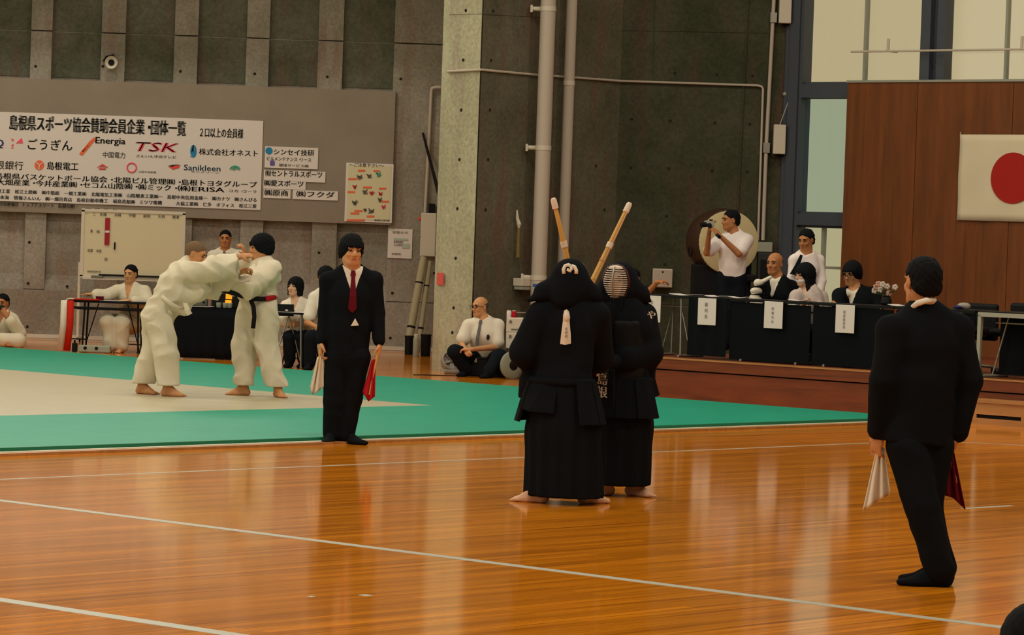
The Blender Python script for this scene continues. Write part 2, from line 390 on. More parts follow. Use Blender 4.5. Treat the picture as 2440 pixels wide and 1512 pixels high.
# ---- left concrete wall: recessed bays between flush ribs, flush plinth below
XR = PW(1080, 300).x + 0.9
zpl = PW(100, 690).z
zj = PW(300, 80).z
wl = struct('wall_left', box(((-15 + XR) / 2, YL + 0.26, ZT / 2), XR + 15, 0.28, ZT), CONC, label='board marked concrete wall with vertical ribs and recessed bays')
ribx = [(PW(a, 150).x, PW(b, 150).x) for a, b in ((72, 122), (240, 297), (414, 470), (586, 640), (757, 816), (938, 1075))]
per = ribx[1][0] - ribx[0][0]
for k in range(1, 8): ribx.append((ribx[0][0] - per * k, ribx[0][1] - per * k))
for a, b in ribx:
    if b > ribx[4][1] + 0.5: b = XR
    part('wall_rib', join(box(((a + b) / 2, YL + 0.06, (zpl + zj) / 2), b - a, 0.12, zj - zpl - 0.02), box(((a + b) / 2, YL + 0.065, (zj + ZT) / 2), b - a, 0.11, ZT - zj - 0.02)), CONC, wl)
part('plinth', box(((-15 + XR) / 2, YL + 0.06, zpl / 2), XR + 15, 0.12, zpl), CONC, wl)
# darker greenish infill in the bays above the notice panel
zgb = PW(300, 190).z
for (a0, a1), (b0, b1) in zip(sorted(ribx)[:-1], sorted(ribx)[1:]):
    part('bay_panel', join(box(((a1 + b0) / 2, YL + 0.113, (zgb + zj) / 2), b0 - a1, 0.012, zj - zgb - 0.015), box(((a1 + b0) / 2, YL + 0.113, (zj + ZT) / 2), b0 - a1, 0.012, ZT - zj - 0.015)), CONCG, wl)
# sloping sill at the foot of each bay
srt = sorted(ribx)
for (a0, a1), (b0, b1) in zip(srt[:-1], srt[1:]):
    part('bay_sill', prism([(a1, YL, zpl), (a1, YL + 0.12, zpl), (a1, YL + 0.12, zpl + 0.22)], (b0 - a1, 0, 0)), CONC, wl)
HOLE = mat('tie_hole_shade', (0.03, 0.028, 0.02), 0.95, 0.05)  # dark discs stand for the shade inside the tie holes
def tie_holes(parent, pts, n, r=0.019):
    src = None
    for p in pts:
        g = lathe([(r, 0), (r * 1.15, 0.002), (r * 0.7, 0.003), (r * 0.65, 0.0005)], p, n, 10)
        part('tie_hole', g, HOLE, parent)
tie_holes(wl, [PW(*q) for q in ((70, 577), (67, 675), (160, 682), (65, 778), (345, 795), (760, 602), (1035, 650), (935, 698), (930, 805), (85, 158), (245, 158), (430, 170), (607, 176), (780, 183), (955, 188), (860, 700))], -YV)
struct('baseboard_left', join(box(((-15 + XR) / 2, YL - 0.012, 0.05), XR + 15, 0.024, 0.055), box(((-15 + XR) / 2, YL - 0.006, 0.011), XR + 15, 0.012, 0.022)), STEELW)
struct('trim_1', box(((-15 + XR) / 2, 45.7, 6.15), XR + 15, 1.6, 0.3), CONC, label='unseen concrete slab added above the left wall to shade its top')  # unseen overhang, added to keep lamp light off the upper wall

cl = struct('added_clerestory_frame', join(box((-8.2, 46.42, 7.36), 11.4, 0.1, 0.1), box((-8.2, 46.42, 9.86), 11.4, 0.1, 0.1), *[box((-13.7 + 2.75 * k, 46.42, 8.6), 0.08, 0.1, 2.4) for k in range(5)]), FRAMEM)  # frame added on the solid wall around the sheen light, no opening behind
# ---- column and re-entrant walls behind the stage
e0 = P(1144, 164, 40.0); e0.z = 0
def back_along(p0, d, x, y):
    lo, hi = 0.0, 8.0
    f = lambda t: (p0 + d * t)
    def px(p):
        q = p - CAMP; return q.x / q.y
    tgt = ray(x, y); tgt = tgt.x / tgt.y
    s = 1 if px(f(hi)) > px(f(lo)) else -1
    for _ in range(50):
        mid = (lo + hi) / 2
        if (px(f(mid)) - tgt) * s < 0: lo = mid
        else: hi = mid
    return f(lo)
q1 = back_along(e0, -BV, 1069, 164); q2 = back_along(q1, Vector((-0.45, 0.89, 0)), 1053, 164)
e1 = back_along(e0, AV, 1478, 192)
q3 = Vector((q2.x + 0.15, YL + 0.1, 0))
def plan(pts, z0, z1): return prism([Vector((p.x, p.y, z0)) for p in pts], (0, 0, z1 - z0))
inner = q1 + AV * 0.9 
struct('wall_center', plan([e0, q1, q2, q3, q3 + XV * 0.5, e0 + (AV * 0.5 - BV * 0.4) * 0.9], 0, ZT), COLM, label='concrete column toned pale as lit, with a chamfered edge')
wa = struct('wall_return', plan([e0 + AV * 0.02 + BV * 0.004, e1 + BV * 0.004, e1 + YV * 0.5 - XV * 0.4, e0 + AV * 0.6 - BV * 0.3], 0, ZT), CONCD, label='concrete wall toned dark as shaded, running back from the column')
YB = e1.y
cw = NV.dot(P(1887, 200, YB))                       # window wall plane
cnr = P(1887, 200, YB); cnr.z = 0
wb = struct('wall_back', box(((e1.x + cnr.x) / 2 - 0.1, YB + 0.15, ZT / 2), cnr.x - e1.x + 0.2, 0.3, ZT), CONCB, label='concrete wall behind the drum, toned dark as shaded')
def PB(x, y, off=0.0): return P(x, y, YB - off)
def PA(x, y, off=0.0): return onplane(x, y, BV, BV.dot(e0) + 0.004 + off)
def PC(x, y, off=0.0): return onplane(x, y, NV, NV.dot(e0) - off)
tie_holes(wb, [PB(*q) for q in ((1608, 174), (1708, 178), (1793, 181), (1505, 284), (1597, 288), (1703, 293), (1787, 296), (1503, 400), (1594, 402), (1697, 407), (1780, 409), (1588, 515), (1585, 630))], -YV)
tie_holes(wa, [PA(*q) for q in ((1175, 26), (1170, 144), (1167, 262), (1163, 380), (1157, 500), (1440, 500), (1420, 395))], BV)
wc = bpy.data.objects['wall_center']
tie_holes(wc, [PC(*q) for q in ((1110, 25), (1104, 143), (1099, 262), (1095, 380), (1090, 497), (1086, 615), (1081, 733), (1078, 792))], -NV)
# formwork joints: thin raised seams on the dark walls and the column
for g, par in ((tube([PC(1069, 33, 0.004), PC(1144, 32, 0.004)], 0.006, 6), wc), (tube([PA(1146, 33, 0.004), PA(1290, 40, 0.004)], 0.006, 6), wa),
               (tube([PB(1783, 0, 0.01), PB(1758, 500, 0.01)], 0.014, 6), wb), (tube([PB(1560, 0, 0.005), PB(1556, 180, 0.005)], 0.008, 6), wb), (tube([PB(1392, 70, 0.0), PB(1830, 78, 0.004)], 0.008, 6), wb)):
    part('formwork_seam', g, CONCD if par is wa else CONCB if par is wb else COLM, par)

# ---- window wall (runs along BV)
def WT(x, y=200.0, c=None):
    p = onplane(x, y, NV, cw if c is None else c); return p.dot(BV)
def WZ(x, y, c=None): return onplane(x, y, NV, cw if c is None else c).z
def wbox(t0, t1, z0, z1, n0, n1, c=None):
    c = cw if c is None else c
    return box(NV * (c + (n0 + n1) / 2) + BV * ((t0 + t1) / 2) + ZV * ((z0 + z1) / 2), abs(t1 - t0), abs(n1 - n0), abs(z1 - z0), (BV, NV, ZV))
tL = WT(1887) - 0.05; tG = WT(1922); tM = WT(2060); tK0 = WT(2202); tK1 = WT(2256); tM2 = WT(2396); tR = tM2 + (tM2 - tK1)
zt0 = WZ(1960, 230); zt1 = WZ(1960, 201); zu0 = WZ(1950, 537); zu1 = WZ(1950, 510); zbot = 0.45; ztop = 7.4
GL_UP = pane('bright_glass', (1.0, 1.0, 1.0), 0.03); GL_MID = pane('tinted_glass', (0.80, 0.93, 1.0), 0.03); GL_LOW = pane('clear_glass', (0.96, 1.0, 1.0), 0.05)
def bay(name, ts, zs, muls, trans, gl, thick=0.035):
    o = struct(name, join(*([wbox(ts[0], ts[1], zs[0], zs[0] + 0.03, -0.04, 0.06), wbox(ts[0], ts[1], zs[1] - 0.03, zs[1], -0.04, 0.06)])), FRAMEM)
    tt = [ts[0]] + muls + [ts[1]]; zz = [zs[0]] + trans + [zs[1]]
    for m_ in muls: part('mullion', wbox(m_ - thick / 2, m_ + thick / 2, zs[0], zs[1], -0.03, 0.04), SILVER if thick < 0.05 else FRAMEM, o)
    for m_ in trans: part('glazing_bar', wbox(ts[0], ts[1], m_ - thick / 2, m_ + thick / 2, -0.03, 0.04), SILVER, o)
    for a, b in zip(tt[:-1], tt[1:]):
        for c, d in zip(zz[:-1], zz[1:]): part('pane', wbox(a, b, c, d, 0.0, 0.006), gl, o)
    return o
bay('window_2', (tG, tK0), (zt1, ztop), [tM], [], GL_UP)
bay('window_3', (tK1, tR), (zt1, ztop), [tM2], [], GL_UP)
bay('window_4', (tG, tM + 0.1), (zu1, zt0), [], [], GL_MID)
bay('window_5', (tG, tM + 0.1), (zbot, zu0), [WT(1963, 560)], [WZ(1960, 637)], GL_LOW)
bay('window_6', (tR + 0.3, tR + 5.5), (zt1, ztop), [tR + 1.6, tR + 2.9, tR + 4.2], [], GL_UP)
wf = struct('trim_2', join(wbox(tL, tG, 0, ZT, -0.10, 0.10), wbox(tL + 0.09, tG - 0.05, 0, ZT, -0.13, -0.09)), FRAMEM, label='blue grey steel window post beside the concrete wall')
struct('trim_3', join(wbox(tK0, tK1, zt1, ZT, -0.02, 0.10), wbox(tK0, tK0 + (tK1 - tK0) * 0.42, zt1, ZT, -0.12, 0.0), wbox(tK1 - (tK1 - tK0) * 0.35, tK1, zt1, ZT, -0.08, 0.0)), FRAMEM, label='wide steel post between the upper windows')
struct('trim_4', join(wbox(tG, tM + 0.2, zt0, zt1, -0.10, 0.10), wbox(tG, tM + 0.2, zt0 - 0.02, zt0 + 0.03, -0.13, 0.0)), FRAMEM, label='dark window transom above the tall pane')
struct('trim_5', join(wbox(tG, tM + 0.2, zu0, zu1, -0.10, 0.10), wbox(tG, tM + 0.2, zu0, zu0 + 0.02, -0.13, 0.0)), FRAMEM, label='dark window transom above the lowest panes')
struct('trim_6', wbox(tR, tR + 0.3, zt1, ZT, -0.05, 0.1), FRAMEM)
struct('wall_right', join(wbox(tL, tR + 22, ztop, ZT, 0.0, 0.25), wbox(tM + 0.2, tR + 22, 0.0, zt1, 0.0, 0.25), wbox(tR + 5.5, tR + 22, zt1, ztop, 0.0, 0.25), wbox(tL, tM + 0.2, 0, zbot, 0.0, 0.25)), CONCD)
# timber panelling in front of the windows
cp = cw - 0.30
tp0 = WT(2019, 200, cp); ztp = WZ(2025, 197, cp); tj = WT(2184, 300, cp); wdt = (tj - tp0)
pw = struct('wall_panelling', wbox(tp0 + 0.02, tp0 + 16, 0.45, ztp - 0.02, 0.03, 0.10, cp), PANELM, label='reddish brown timber panelling below the windows')
edges = [tp0, tj] + [tj + 1.42 * k for k in range(1, 11)]
for a, b in zip(edges[:-1], edges[1:]):
    part('timber_panel', wbox(a + 0.004, b - 0.004, 0.45, ztp, 0.0, 0.03, cp), PANELM, pw)
part('top_rail', wbox(tp0, tp0 + 16, ztp, ztp + 0.03, -0.02, 0.10, cp), SILVER, pw)
# handrail across the upper windows
hz_ = WZ(2240, 120, cw - 0.2)
ha = onplane(2028, 123, NV, cw - 0.2).dot(BV)
t = thing('window_handrail', 'thin white safety rail crossing the bright upper windows', 'rail', NV * (cw - 0.2) + BV * (ha + 1) + ZV * hz_)
part('rail', tube([NV * (cw - 0.2) + BV * ha + ZV * hz_, NV * (cw - 0.2) + BV * (ha + 9) + ZV * hz_], 0.014, 8), STEELW, t)
for k in range(5):
    q = NV * (cw - 0.2) + BV * (WT(2138, 110) + k * 2.0) + ZV * hz_
    part('rail_stay', join(cyl(q, q + ZV * 0.16, 0.02, 8), cyl(q + ZV * 0.0, q + NV * 0.2, 0.012, 8)), STEELW, t)

# ---- stage
cs = NV.dot(G(2070, 985)); HS = 0.45
p = onplane(1470, 900, NV, cs); ts0 = p.dot(BV)
def sbox(t0, t1, z0, z1, n0, n1): return wbox(t0, t1, z0, z1, n0, n1, cs)
st = thing('stage', 'low dark red brown wooden stage under the officials tables', 'stage', NV * cs + BV * (ts0 + 4))
part('deck', sbox(ts0, ts0 + 16, HS - 0.05, HS, 0.0, cw - cs - 0.01), STAGEM, st)
part('nosing', sbox(ts0 - 0.02, ts0 + 16, HS - 0.012, HS + 0.004, -0.03, 0.04), STEPM, st)
part('upper_fascia', sbox(ts0 - 0.01, ts0 + 16, HS - 0.125, HS - 0.012, -0.02, 0.05), STAGEM, st)
part('front_board', sbox(ts0, ts0 + 16, 0.0, HS - 0.14, 0.0, 0.05), STAGEM, st)
part('end_board', sbox(ts0 - 0.0, ts0 + 0.04, 0.0, HS - 0.05, 0.05, cw - cs - 0.4), STAGEM, st)
ts1 = onplane(2303, 990, NV, cs - 0.3).dot(BV)
sp = thing('stage_step', 'paler wooden step with a long dark slot at the stage foot', 'step', NV * (cs - 0.15) + BV * (ts1 + 1))
def s2(t0, t1, z0, z1, n0, n1): return wbox(t0, t1, z0, z1, n0, n1, cs)
zs_ = 0.25
za, zb = onplane(2330, 995, NV, cs - 0.3).z, onplane(2330, 986, NV, cs - 0.3).z
tq0 = onplane(2326, 988, NV, cs - 0.3).dot(BV); tq1 = onplane(2433, 993, NV, cs - 0.3).dot(BV)
part('tread', s2(ts1 - 0.015, ts1 + 3.0, zs_ - 0.03, zs_, -0.32, -0.02), STEPM, sp)
part('riser', join(s2(ts1, ts1 + 3.0, 0.0, za, -0.30, -0.28), s2(ts1, ts1 + 3.0, zb, zs_ - 0.03, -0.30, -0.28), s2(ts1, tq0, za, zb, -0.30, -0.28), s2(tq1, ts1 + 3.0, za, zb, -0.30, -0.28), s2(ts1, ts1 + 0.02, 0, zs_ - 0.03, -0.28, -0.02)), STEPM, sp)
part('grip_slot', s2(tq0 - 0.02, tq1 + 0.02, za - 0.005, zb + 0.005, -0.27, -0.26), DARKM, sp)

# ---- judo mats
MZ = 0.05
t_f = G(0, 1066, MZ).dot(BV); a_r = G(2070, 984, MZ).dot(AV)
jm = thing('judo_mat_floor', 'green judo mats around a cream contest square', 'mat', AV * (a_r - 7) + BV * (t_f - 9))
gsrc = {}
for i in range(7):
    for j in range(18):
        wht = (2 <= i < 7) and (3 <= j < 15)
        key = 'w' if wht else 'g'
        c = AV * (a_r - 1 - 2 * i) + BV * (t_f - 0.5 - j)
        off = c - BASE[jm.name]
        if key not in gsrc:
            gsrc[key] = (part('mat_panel', box(c + ZV * MZ / 2, 1.9985, 0.9985, MZ, (AV, BV, ZV)), MATW if wht else MATG, jm, label='cream mat panel' if wht else 'green mat panel'), off)
        else:
            s, o0 = gsrc[key]; share('mat_panel', s, jm, off - o0)
part('edge_strip', box(AV * (a_r - 7) + BV * (t_f + 0.012) + ZV * 0.027, 14.0, 0.02, 0.045, (AV, BV, ZV)), mat('dark_green_vinyl_edge', (0.004, 0.16, 0.075), 0.4, 0.4), jm)
part('white_edge_tape', box(AV * (a_r - 7) + BV * (t_f + 0.062) + ZV * 0.0225, 14.0, 0.07, 0.003, (AV, BV, ZV)), mat('bright_edge_tape', (.62, .58, .46), .5, .3), jm)
part('wooden_edging', box(AV * (a_r - 7) + BV * (t_f + 0.10) + ZV * 0.0105, 14.0, 0.155, 0.021, (AV, BV, ZV)), STEPM, jm)

# ---- floor tapes
def tape(n, a, b, wd, z=0.0012):
    a, b = G(*a), G(*b); d = (b - a).normalized(); s = ZV.cross(d)
    g = prism([a - s * wd / 2, b - s * wd / 2, b + s * wd / 2, a + s * wd / 2], (0, 0, z))
    struct('trim_%d' % n, g, TAPEM, label='white tape line on the gym floor')
tape(7, (-30, 1143), (2075, 1055), 0.042)
tape(8, (-60, 1184), (2430, 1499), 0.085)
tape(9, (-40, 1422), (640, 1524), 0.10)
tape(10, (2180, 1048), (2500, 1063), 0.04)
tape(11, (2296, 1211), (2411, 1204), 0.055)
tape(12, (735, 1420), (748, 1421), 0.05)
tape(13, (862, 1416), (880, 1419), 0.05)
# ================================================================== things on the left wall
def pframe(x, y, Y): return P(x, y, Y)
def board(x0, x1, ytop_at_x0, ybot_at_x0, Y, th):       # frontal panel given by left edge pixels and right x
    a = P(x0, ytop_at_x0, Y); b = P(x0, ybot_at_x0, Y); r = P(x1, (ytop_at_x0 + ybot_at_x0) / 2, Y)
    return (a.x + b.x) / 2, r.x, b.z, a.z
# big grey notice board
zt_, zb_ = PW(300, 195.5).z, PW(300, 513.5).z; xr_ = PW(938, 370).x
gb = solo('notice_board', box(((-14 + xr_) / 2, YL - 0.036, (zt_ + zb_) / 2), xr_ + 14, 0.06, zt_ - zb_), GREYB, 'wide plain brown grey notice panel on the concrete wall', 'board')
YBN = YL - 0.082
def PN(x, y): return P(x, y, YBN)
zt2, zb2 = PN(300, 276.5).z, PN(300, 489).z; xr2 = PN(624, 390).x; xl2 = PN(-420, 380).x
bn = thing('sponsor_banner', 'large pale sponsor list banner printed in Japanese with logos', 'banner', ((xl2 + xr2) / 2, YBN, zb2))
part('banner_sheet', box(((xl2 + xr2) / 2, YBN + 0.006, (zt2 + zb2) / 2), xr2 - xl2, 0.012, zt2 - zb2), WHITEP, bn)
def row(s, x0, x1, yb, hp, m, par=bn, bold=0.02, it=0.0, sz=1.28, fn=PN, nm='lettering'):
    o = fn(x0, yb); r = fn(x1, yb); size = hp * YL / FPX * sz
    if '\u3000' in s or '\u30fb' in s:              # each word of a spaced row is its own piece
        n = len(s); i = 0
        for wd in s.replace('\u30fb', '\u30fb\u3001').replace('\u3000', '\u3001').split('\u3001'):
            if wd: q = fn(x0 + (x1 - x0) * i / n, yb + (x1 - x0) * i / n * 0.0349); text(wd, size, q, XV, ZV, m, par, nm, width=(r.x - o.x) * (len(wd) - .1) / n, bold=bold, out=0.006, italic=it)
            i += len(wd) + (0 if wd.endswith('\u30fb') else 1)
        return
    return text(s, size, Vector((o.x, o.y, o.z)), XV, ZV, m, par, nm, width=r.x - o.x, bold=bold, out=0.006, italic=it)
row('島根県スポーツ協会賛助会員企業・団体一覧', 22, 443, 306, 30, INK, bold=0.035)
row('２口以上の会員様', 476, 579, 324, 19, INK, bold=0.015)
row('Q', -14, 8, 349, 20, INKV, bold=0.03)
row('ごうぎん', 66, 172, 354, 22, INK, bold=0.01)
row('Energia', 227, 298, 341, 17, INK, bold=0.03)
row('中国電力', 245, 298, 374, 12, INKG, bold=0.01)
row('TSK', 322, 424, 359, 24, INKP, bold=0.05, it=0.25)
row('さんいん中央テレビ', 325, 420, 374, 6, INKG)
row('株式会社オネスト', 474, 614, 367, 13, INK, bold=0.015)
row('島根銀行', -32, 55, 400, 17, INKG, bold=0.01)
row('島根電工', 112, 186, 402, 16, INK, bold=0.02)
row('Sanikleen', 438, 525, 405, 15, INKB, bold=0.01)
row('サニクリーン', 455, 522, 411, 4, INKG); row('山陰中央新報', 330, 372, 411, 4, INKG)
row('島根県バスケットボール協会・北陽ビル管理㈱・島根トヨタグループ', -12, 614, 424, 12, INK, bold=0.03)
row('㈱大畑産業・今井産業㈱・セコム山陰㈱・㈱ミック・㈱ERISA', -28, 536, 438, 12, INK, bold=0.03)
row('コカ・コーラ', 545, 612, 457, 6, INK, bold=0.02)
row('㈱豊工業　松江土建㈱　㈱中筋組　一畑工業㈱　北陽電気工事㈱　山陰酸素工業㈱ー　島根中央信用金庫ー　㈱カナツ　㈱さんびる', -18, 612, 458, 8, INK, bold=0.03)
row('日本海　情報さんいん　㈱一畑百貨店　島根自動車機工　福島造船㈱　ミツワ電機　　　大福工業㈱　仁多　オフィス　松江三菱', -10, 612, 473, 8, INK, bold=0.03)
row('山陰中央新報社　トップアスリート　島根印刷・', -20, 185, 488, 8, INK, bold=0.03)
def blob(pts, m, par=bn, th=0.004, fn=PN, nm='logo'):
    return part(nm, prism([fn(*q) - YV * 0.004 for q in pts], (0, -th, 0)), m, par)
def disc(cx, cy, r, n=20, sx=1.0): return [(cx + cos(2 * pi * k / n) * r * sx, cy + sin(2 * pi * k / n) * r) for k in range(n)]
blob([(26, 329), (34, 333), (30, 337)], INKP); blob([(27, 345), (33, 343), (31, 351)], INKP); blob([(38, 341), (52, 328), (55, 341)], INKP); blob([(26, 352), (32, 351), (31, 354)], INKP)
blob([(189, 366), (196, 371), (229, 331), (224, 327), (212, 338)], INKO); blob([(195, 360), (210, 345), (213, 348), (199, 362)], INKT)
blob(disc(461, 360, 15, 18, 0.5), INKB)
blob([(453, 374), (460, 346), (466, 346), (458, 374)], mat('pale_blue_ink', (0.25, 0.4, 0.5), 0.6))
blob(disc(94, 393, 11.5), INKO); part('logo', join(*[tube([PN(*a) - YV * 0.01, PN(*b) - YV * 0.01], 0.007, 6) for a, b in (((94, 393), (85, 386)), ((94, 393), (104, 387)), ((94, 393), (93, 404)))]), WHITEP, bn)
part('logo', join(tube([PN(314 + cos(a) * 11, 399 + sin(a) * 11) - YV * 0.008 for a in np.linspace(0, 2 * pi, 25)], 0.010, 6)), INKP, bn)
part('logo', join(*[tube([PN(232 + 3 * k, 396 - 6 + abs(k - 4) * 2) - YV * 0.008, PN(233 + 3 * k, 398) - YV * 0.008], 0.008, 5) for k in range(9)] + [tube([PN(236, 402) - YV * 0.008, PN(252, 402) - YV * 0.008], 0.01, 5)]), INKR, bn)
blob([(401, 396), (430, 393), (426, 400), (412, 404)], INKR); blob([(400, 395), (415, 392), (428, 392), (412, 397)], INK)
for k in range(3): part('logo', tube([PN(560 + 2 * k + cos(a) * (14 - 3 * k), 409 + sin(a) * (14 - 3 * k)) - YV * 0.008 for a in np.linspace(-pi * 0.85, -pi * 0.2, 9)], 0.009, 6), INKT, bn)

def plate(label, x0, x1, y0, y1, dx=0):
    a, b = PN(x0, y0), PN(x1, y1); zz = (PN((x0 + x1) / 2, y0 + (x1 - x0) * 0.0175), PN((x0 + x1) / 2, y1 + (x1 - x0) * 0.0175))
    t = thing('sponsor_plate', label, 'sign', ((a.x + b.x) / 2, YBN, zz[1].z), 'sponsor plates beside the banner')
    part('plate_sheet', box(((a.x + b.x) / 2, YBN + 0.006, (zz[0].z + zz[1].z) / 2), b.x - a.x, 0.012, zz[0].z - zz[1].z), WHITEP, t); return t
t = plate('white sponsor plate with a blue round logo, topmost right of banner', 632, 757, 348, 399)
row('シンセイ技研', 652, 748, 367, 12, INK, t, 0.02); row('ビルメンテナンス・リース', 636, 742, 381, 8, INKG, t, 0.02); row('環境サービス㈱', 664, 735, 396, 6, INKG, t)
part('logo', prism([PN(*q) - YV * 0.004 for q in disc(641, 359, 8.5)], (0, -0.004, 0)), INKB, t); part('logo', join(prism([PN(*q) - YV * 0.004 for q in disc(649, 387, 6, 12)], (0, -0.004, 0)), prism([PN(*q) - YV * 0.004 for q in ((643, 391), (655, 391), (654, 394), (644, 394))], (0, -0.004, 0))), INKV, t)
t = plate('white sponsor plate lettered for a central sports company', 629, 775, 404, 430); row('㈲セントラルスポーツ', 632, 767, 418, 13, INK, t, 0.02)
t = plate('white sponsor plate with two kanji then sports in katakana', 628, 728, 429.5, 449); row('㈱愛スポーツ', 629, 722, 441, 12, INK, t, 0.03)
t = plate('short white sponsor plate with three kanji, lowest left', 628, 692, 450, 471); row('㈱原商', 630, 686, 464, 12, INK, t, 0.03)
t = plate('white sponsor plate ending in katakana, lowest right of the plates', 698, 805, 452, 474); row('㈱フクダ', 706, 797, 467, 12, INK, t, 0.02)

# poster
a, b = PN(826, 388), PN(931, 531); zb0 = PN(822, 527).z; zt0_ = PN(826, 387).z
t = thing('event_poster', 'cream poster with red captions and small drawings', 'poster', ((a.x + b.x) / 2, YBN, zb0))
xl, xr = PN(823, 450).x, PN(936, 450).x
part('poster_sheet', box(((xl + xr) / 2, YBN + 0.005, (zt0_ + zb0) / 2), xr - xl, 0.010, zt0_ - zb0), WHITEP, t)
part('printed_field', box(((xl + xr) / 2, YBN - 0.002, (zt0_ + zb0) / 2), xr - xl - 0.06, 0.004, zt0_ - zb0 - 0.06), PAPERY, t)
row('〜ご注意下さい〜', 832, 915, 396, 8, INK, t, 0.01)
for (x0, y0, x1) in ((853, 406, 870), (890, 407, 905), (830, 426, 852), (865, 446, 886), (903, 449, 920), (828, 457, 846), (909, 480, 927), (844, 502, 864), (835, 508, 856), (874, 515, 892), (826, 524, 869)):
    part('caption_bar', prism([PN(x0, y0 - 2) - YV * 0.006, PN(x1, y0 - 2) - YV * 0.006, PN(x1, y0 + 2.5) - YV * 0.006, PN(x0, y0 + 2.5) - YV * 0.006], (0, -0.003, 0)), INKO, t)
def scrib(cx, cy, rx, ry, m, par, seed=1, fn=PN):
    rr = random.Random(seed); pts = []
    for k in range(14): pts.append(fn(cx + rx * cos(k * 1.9) * rr.uniform(.5, 1), cy + ry * sin(k * 2.3) * rr.uniform(.5, 1)) - YV * 0.008)
    part('drawing', tube(pts, 0.006, 5), m, par)
for i, q in enumerate(((857, 422, 8, 7), (880, 420, 8, 8), (902, 416, 7, 9), (845, 445, 6, 7), (870, 458, 8, 9), (886, 460, 7, 6), (906, 462, 6, 6), (845, 483, 9, 8), (905, 476, 7, 7), (913, 493, 7, 6), (884, 503, 9, 8), (870, 500, 5, 5))):
    scrib(*q, (INKG, INKG, INKT, INKR, INKG, INKR, INKR, INKG, INKG, INKP, INKG, INKG)[i], t, i)
row('島根県立体育館', 892, 928, 526, 4, INK, t)

# small notice on the concrete
zt_, zb_ = PW(953, 545, 0.02).z, PW(953, 615, 0.02).z; xl, xr = PW(924, 580, .02).x, PW(982, 580, .02).x
t = thing('wall_notice', 'small white paper notice with a green tinted box', 'notice', ((xl + xr) / 2, YL - 0.02, zb_))
part('notice_sheet', box(((xl + xr) / 2, YL - 0.012, (zt_ + zb_) / 2), xr - xl, 0.008, zt_ - zb_), WHITEP, t)
f2 = lambda x, y: P(x, y, YL - 0.022)
row('お知らせ', 935, 972, 555, 5, INKG, t, fn=f2); row('体育館使用', 938, 960, 578, 4, INK, t, fn=f2); row('の注意事項', 938, 958, 585, 4, INKG, t, fn=f2); row('島根県', 933, 955, 606, 4, INKG, t, fn=f2)
part('tinted_box', prism([f2(*q) - YV * 0.0 for q in ((958, 580), (976, 580), (976, 591), (958, 591))], (0, -0.003, 0)), mat('pale_teal_ink', (0.42, 0.48, 0.40), .6), t)
part('tinted_box', prism([f2(*q) - YV * 0.0 for q in ((938, 567), (972, 568), (972, 573), (938, 572))], (0, -0.003, 0)), MATS['pale_teal_ink'], t)

# wall speaker (ring and bracket) on the upper rib
c = PW(266, 149, 0.10)
t = thing('wall_speaker', 'small white ring shaped horn speaker on upper concrete rib', 'speaker', c)
part('horn', lathe([(0.03, -0.02), (0.055, 0.0), (0.085, 0.05), (0.092, 0.055), (0.07, 0.03), (0.03, 0.02), (0.012, 0.018)], c, -YV, 24), STEELW, t, 40)
part('throat', lathe([(0.046, 0.036), (0.044, 0.038), (0.001, 0.036)], c, -YV, 20), DARKM, t)
part('driver', join(cyl(c + Vector((0, 0, 0)), c + Vector((0, 0.11, 0)), 0.03, 12)), DARKM, t)
part('bracket', join(prism([PW(244, 145, .06), PW(252, 133, .06), PW(268, 130, .06), PW(271, 128, .06), PW(262, 146, .06), PW(250, 147, .06)], (0, 0.05, 0)), tube([PW(266, 131, .05), PW(273, 142, .06), PW(270, 150, .08)], 0.015, 8)), DARKM, t)

# ---- white cabinet, conduit, diagonal pole, wrapped rolls near the column
YC = YL - 0.16
t = thing('wall_cabinet', 'white metal wall cabinet beside the concrete column', 'cabinet', P(1021, 612, YC))
xl, xr = P(1002, 560, YC).x, P(1039, 560, YC).x; z0, z1 = P(1020, 611, YC).z, P(1020, 507, YC).z
part('case', rbox(((xl + xr) / 2, YL - 0.09, (z0 + z1) / 2), xr - xl, 0.16, z1 - z0, b=0.008), STEELW, t)
part('door', rbox(((xl + xr) / 2, YL - 0.178, (z0 + z1) / 2), xr - xl - 0.016, 0.016, z1 - z0 - 0.016, b=0.004), STEELW, t)
part('latch', cyl(P(997, 562, YL - .17), P(1005, 562, YL - .17), 0.012, 10), CHROME, t)
part('red_lamp', ball(P(1000, 521, YL - .15), 0.028), INKR, t, True)
t = thing('conduit', 'white conduit rising from the wall cabinet and bending to the column', 'pipe', P(1014, 506, YL - .05))
part('pipe', tube([P(1013, 506, YL - .06), P(1023, 320, YL - .06), P(1028, 216, YL - .06), P(1030, 210, YL - .06), P(1037, 208, YL - .06), P(1050, 208, YL - .06)], 0.024, 10), PIPEM, t, 50)
part('socket', box(P(1029, 497, YL - .06), 0.09, 0.08, 0.15), DARKM, t)
ptop, pbot = P(1008, 318, YL - .02), P(1053, 490, 43.5)
t = thing('wall_strut', 'dark diagonal strut fixed between the wall and the column', 'strut', pbot)
part('shaft', tube([ptop, pbot], [0.018, 0.03], 10), DARKM, t); part('end_clamp', tube([P(1046, 484, 43.5), P(1062, 491, 43.5)], 0.04, 10), DARKM, t)
t = thing('column_conduit', 'short grey conduit on the wall close to the column edge', 'pipe', P(1052, 500, YL - .05))
part('pipe', tube([P(1054, 380, YL - .05), P(1051, 490, YL - .05)], 0.02, 8), SILVER, t); part('clip', tube([P(1046, 378, YL - .05), P(1060, 378, YL - .05)], 0.012, 6), STEELW, t)
ROLL_M = mat('beige_canvas', (0.42, 0.37, 0.24), 0.85, 0.1, 0.08, 3)
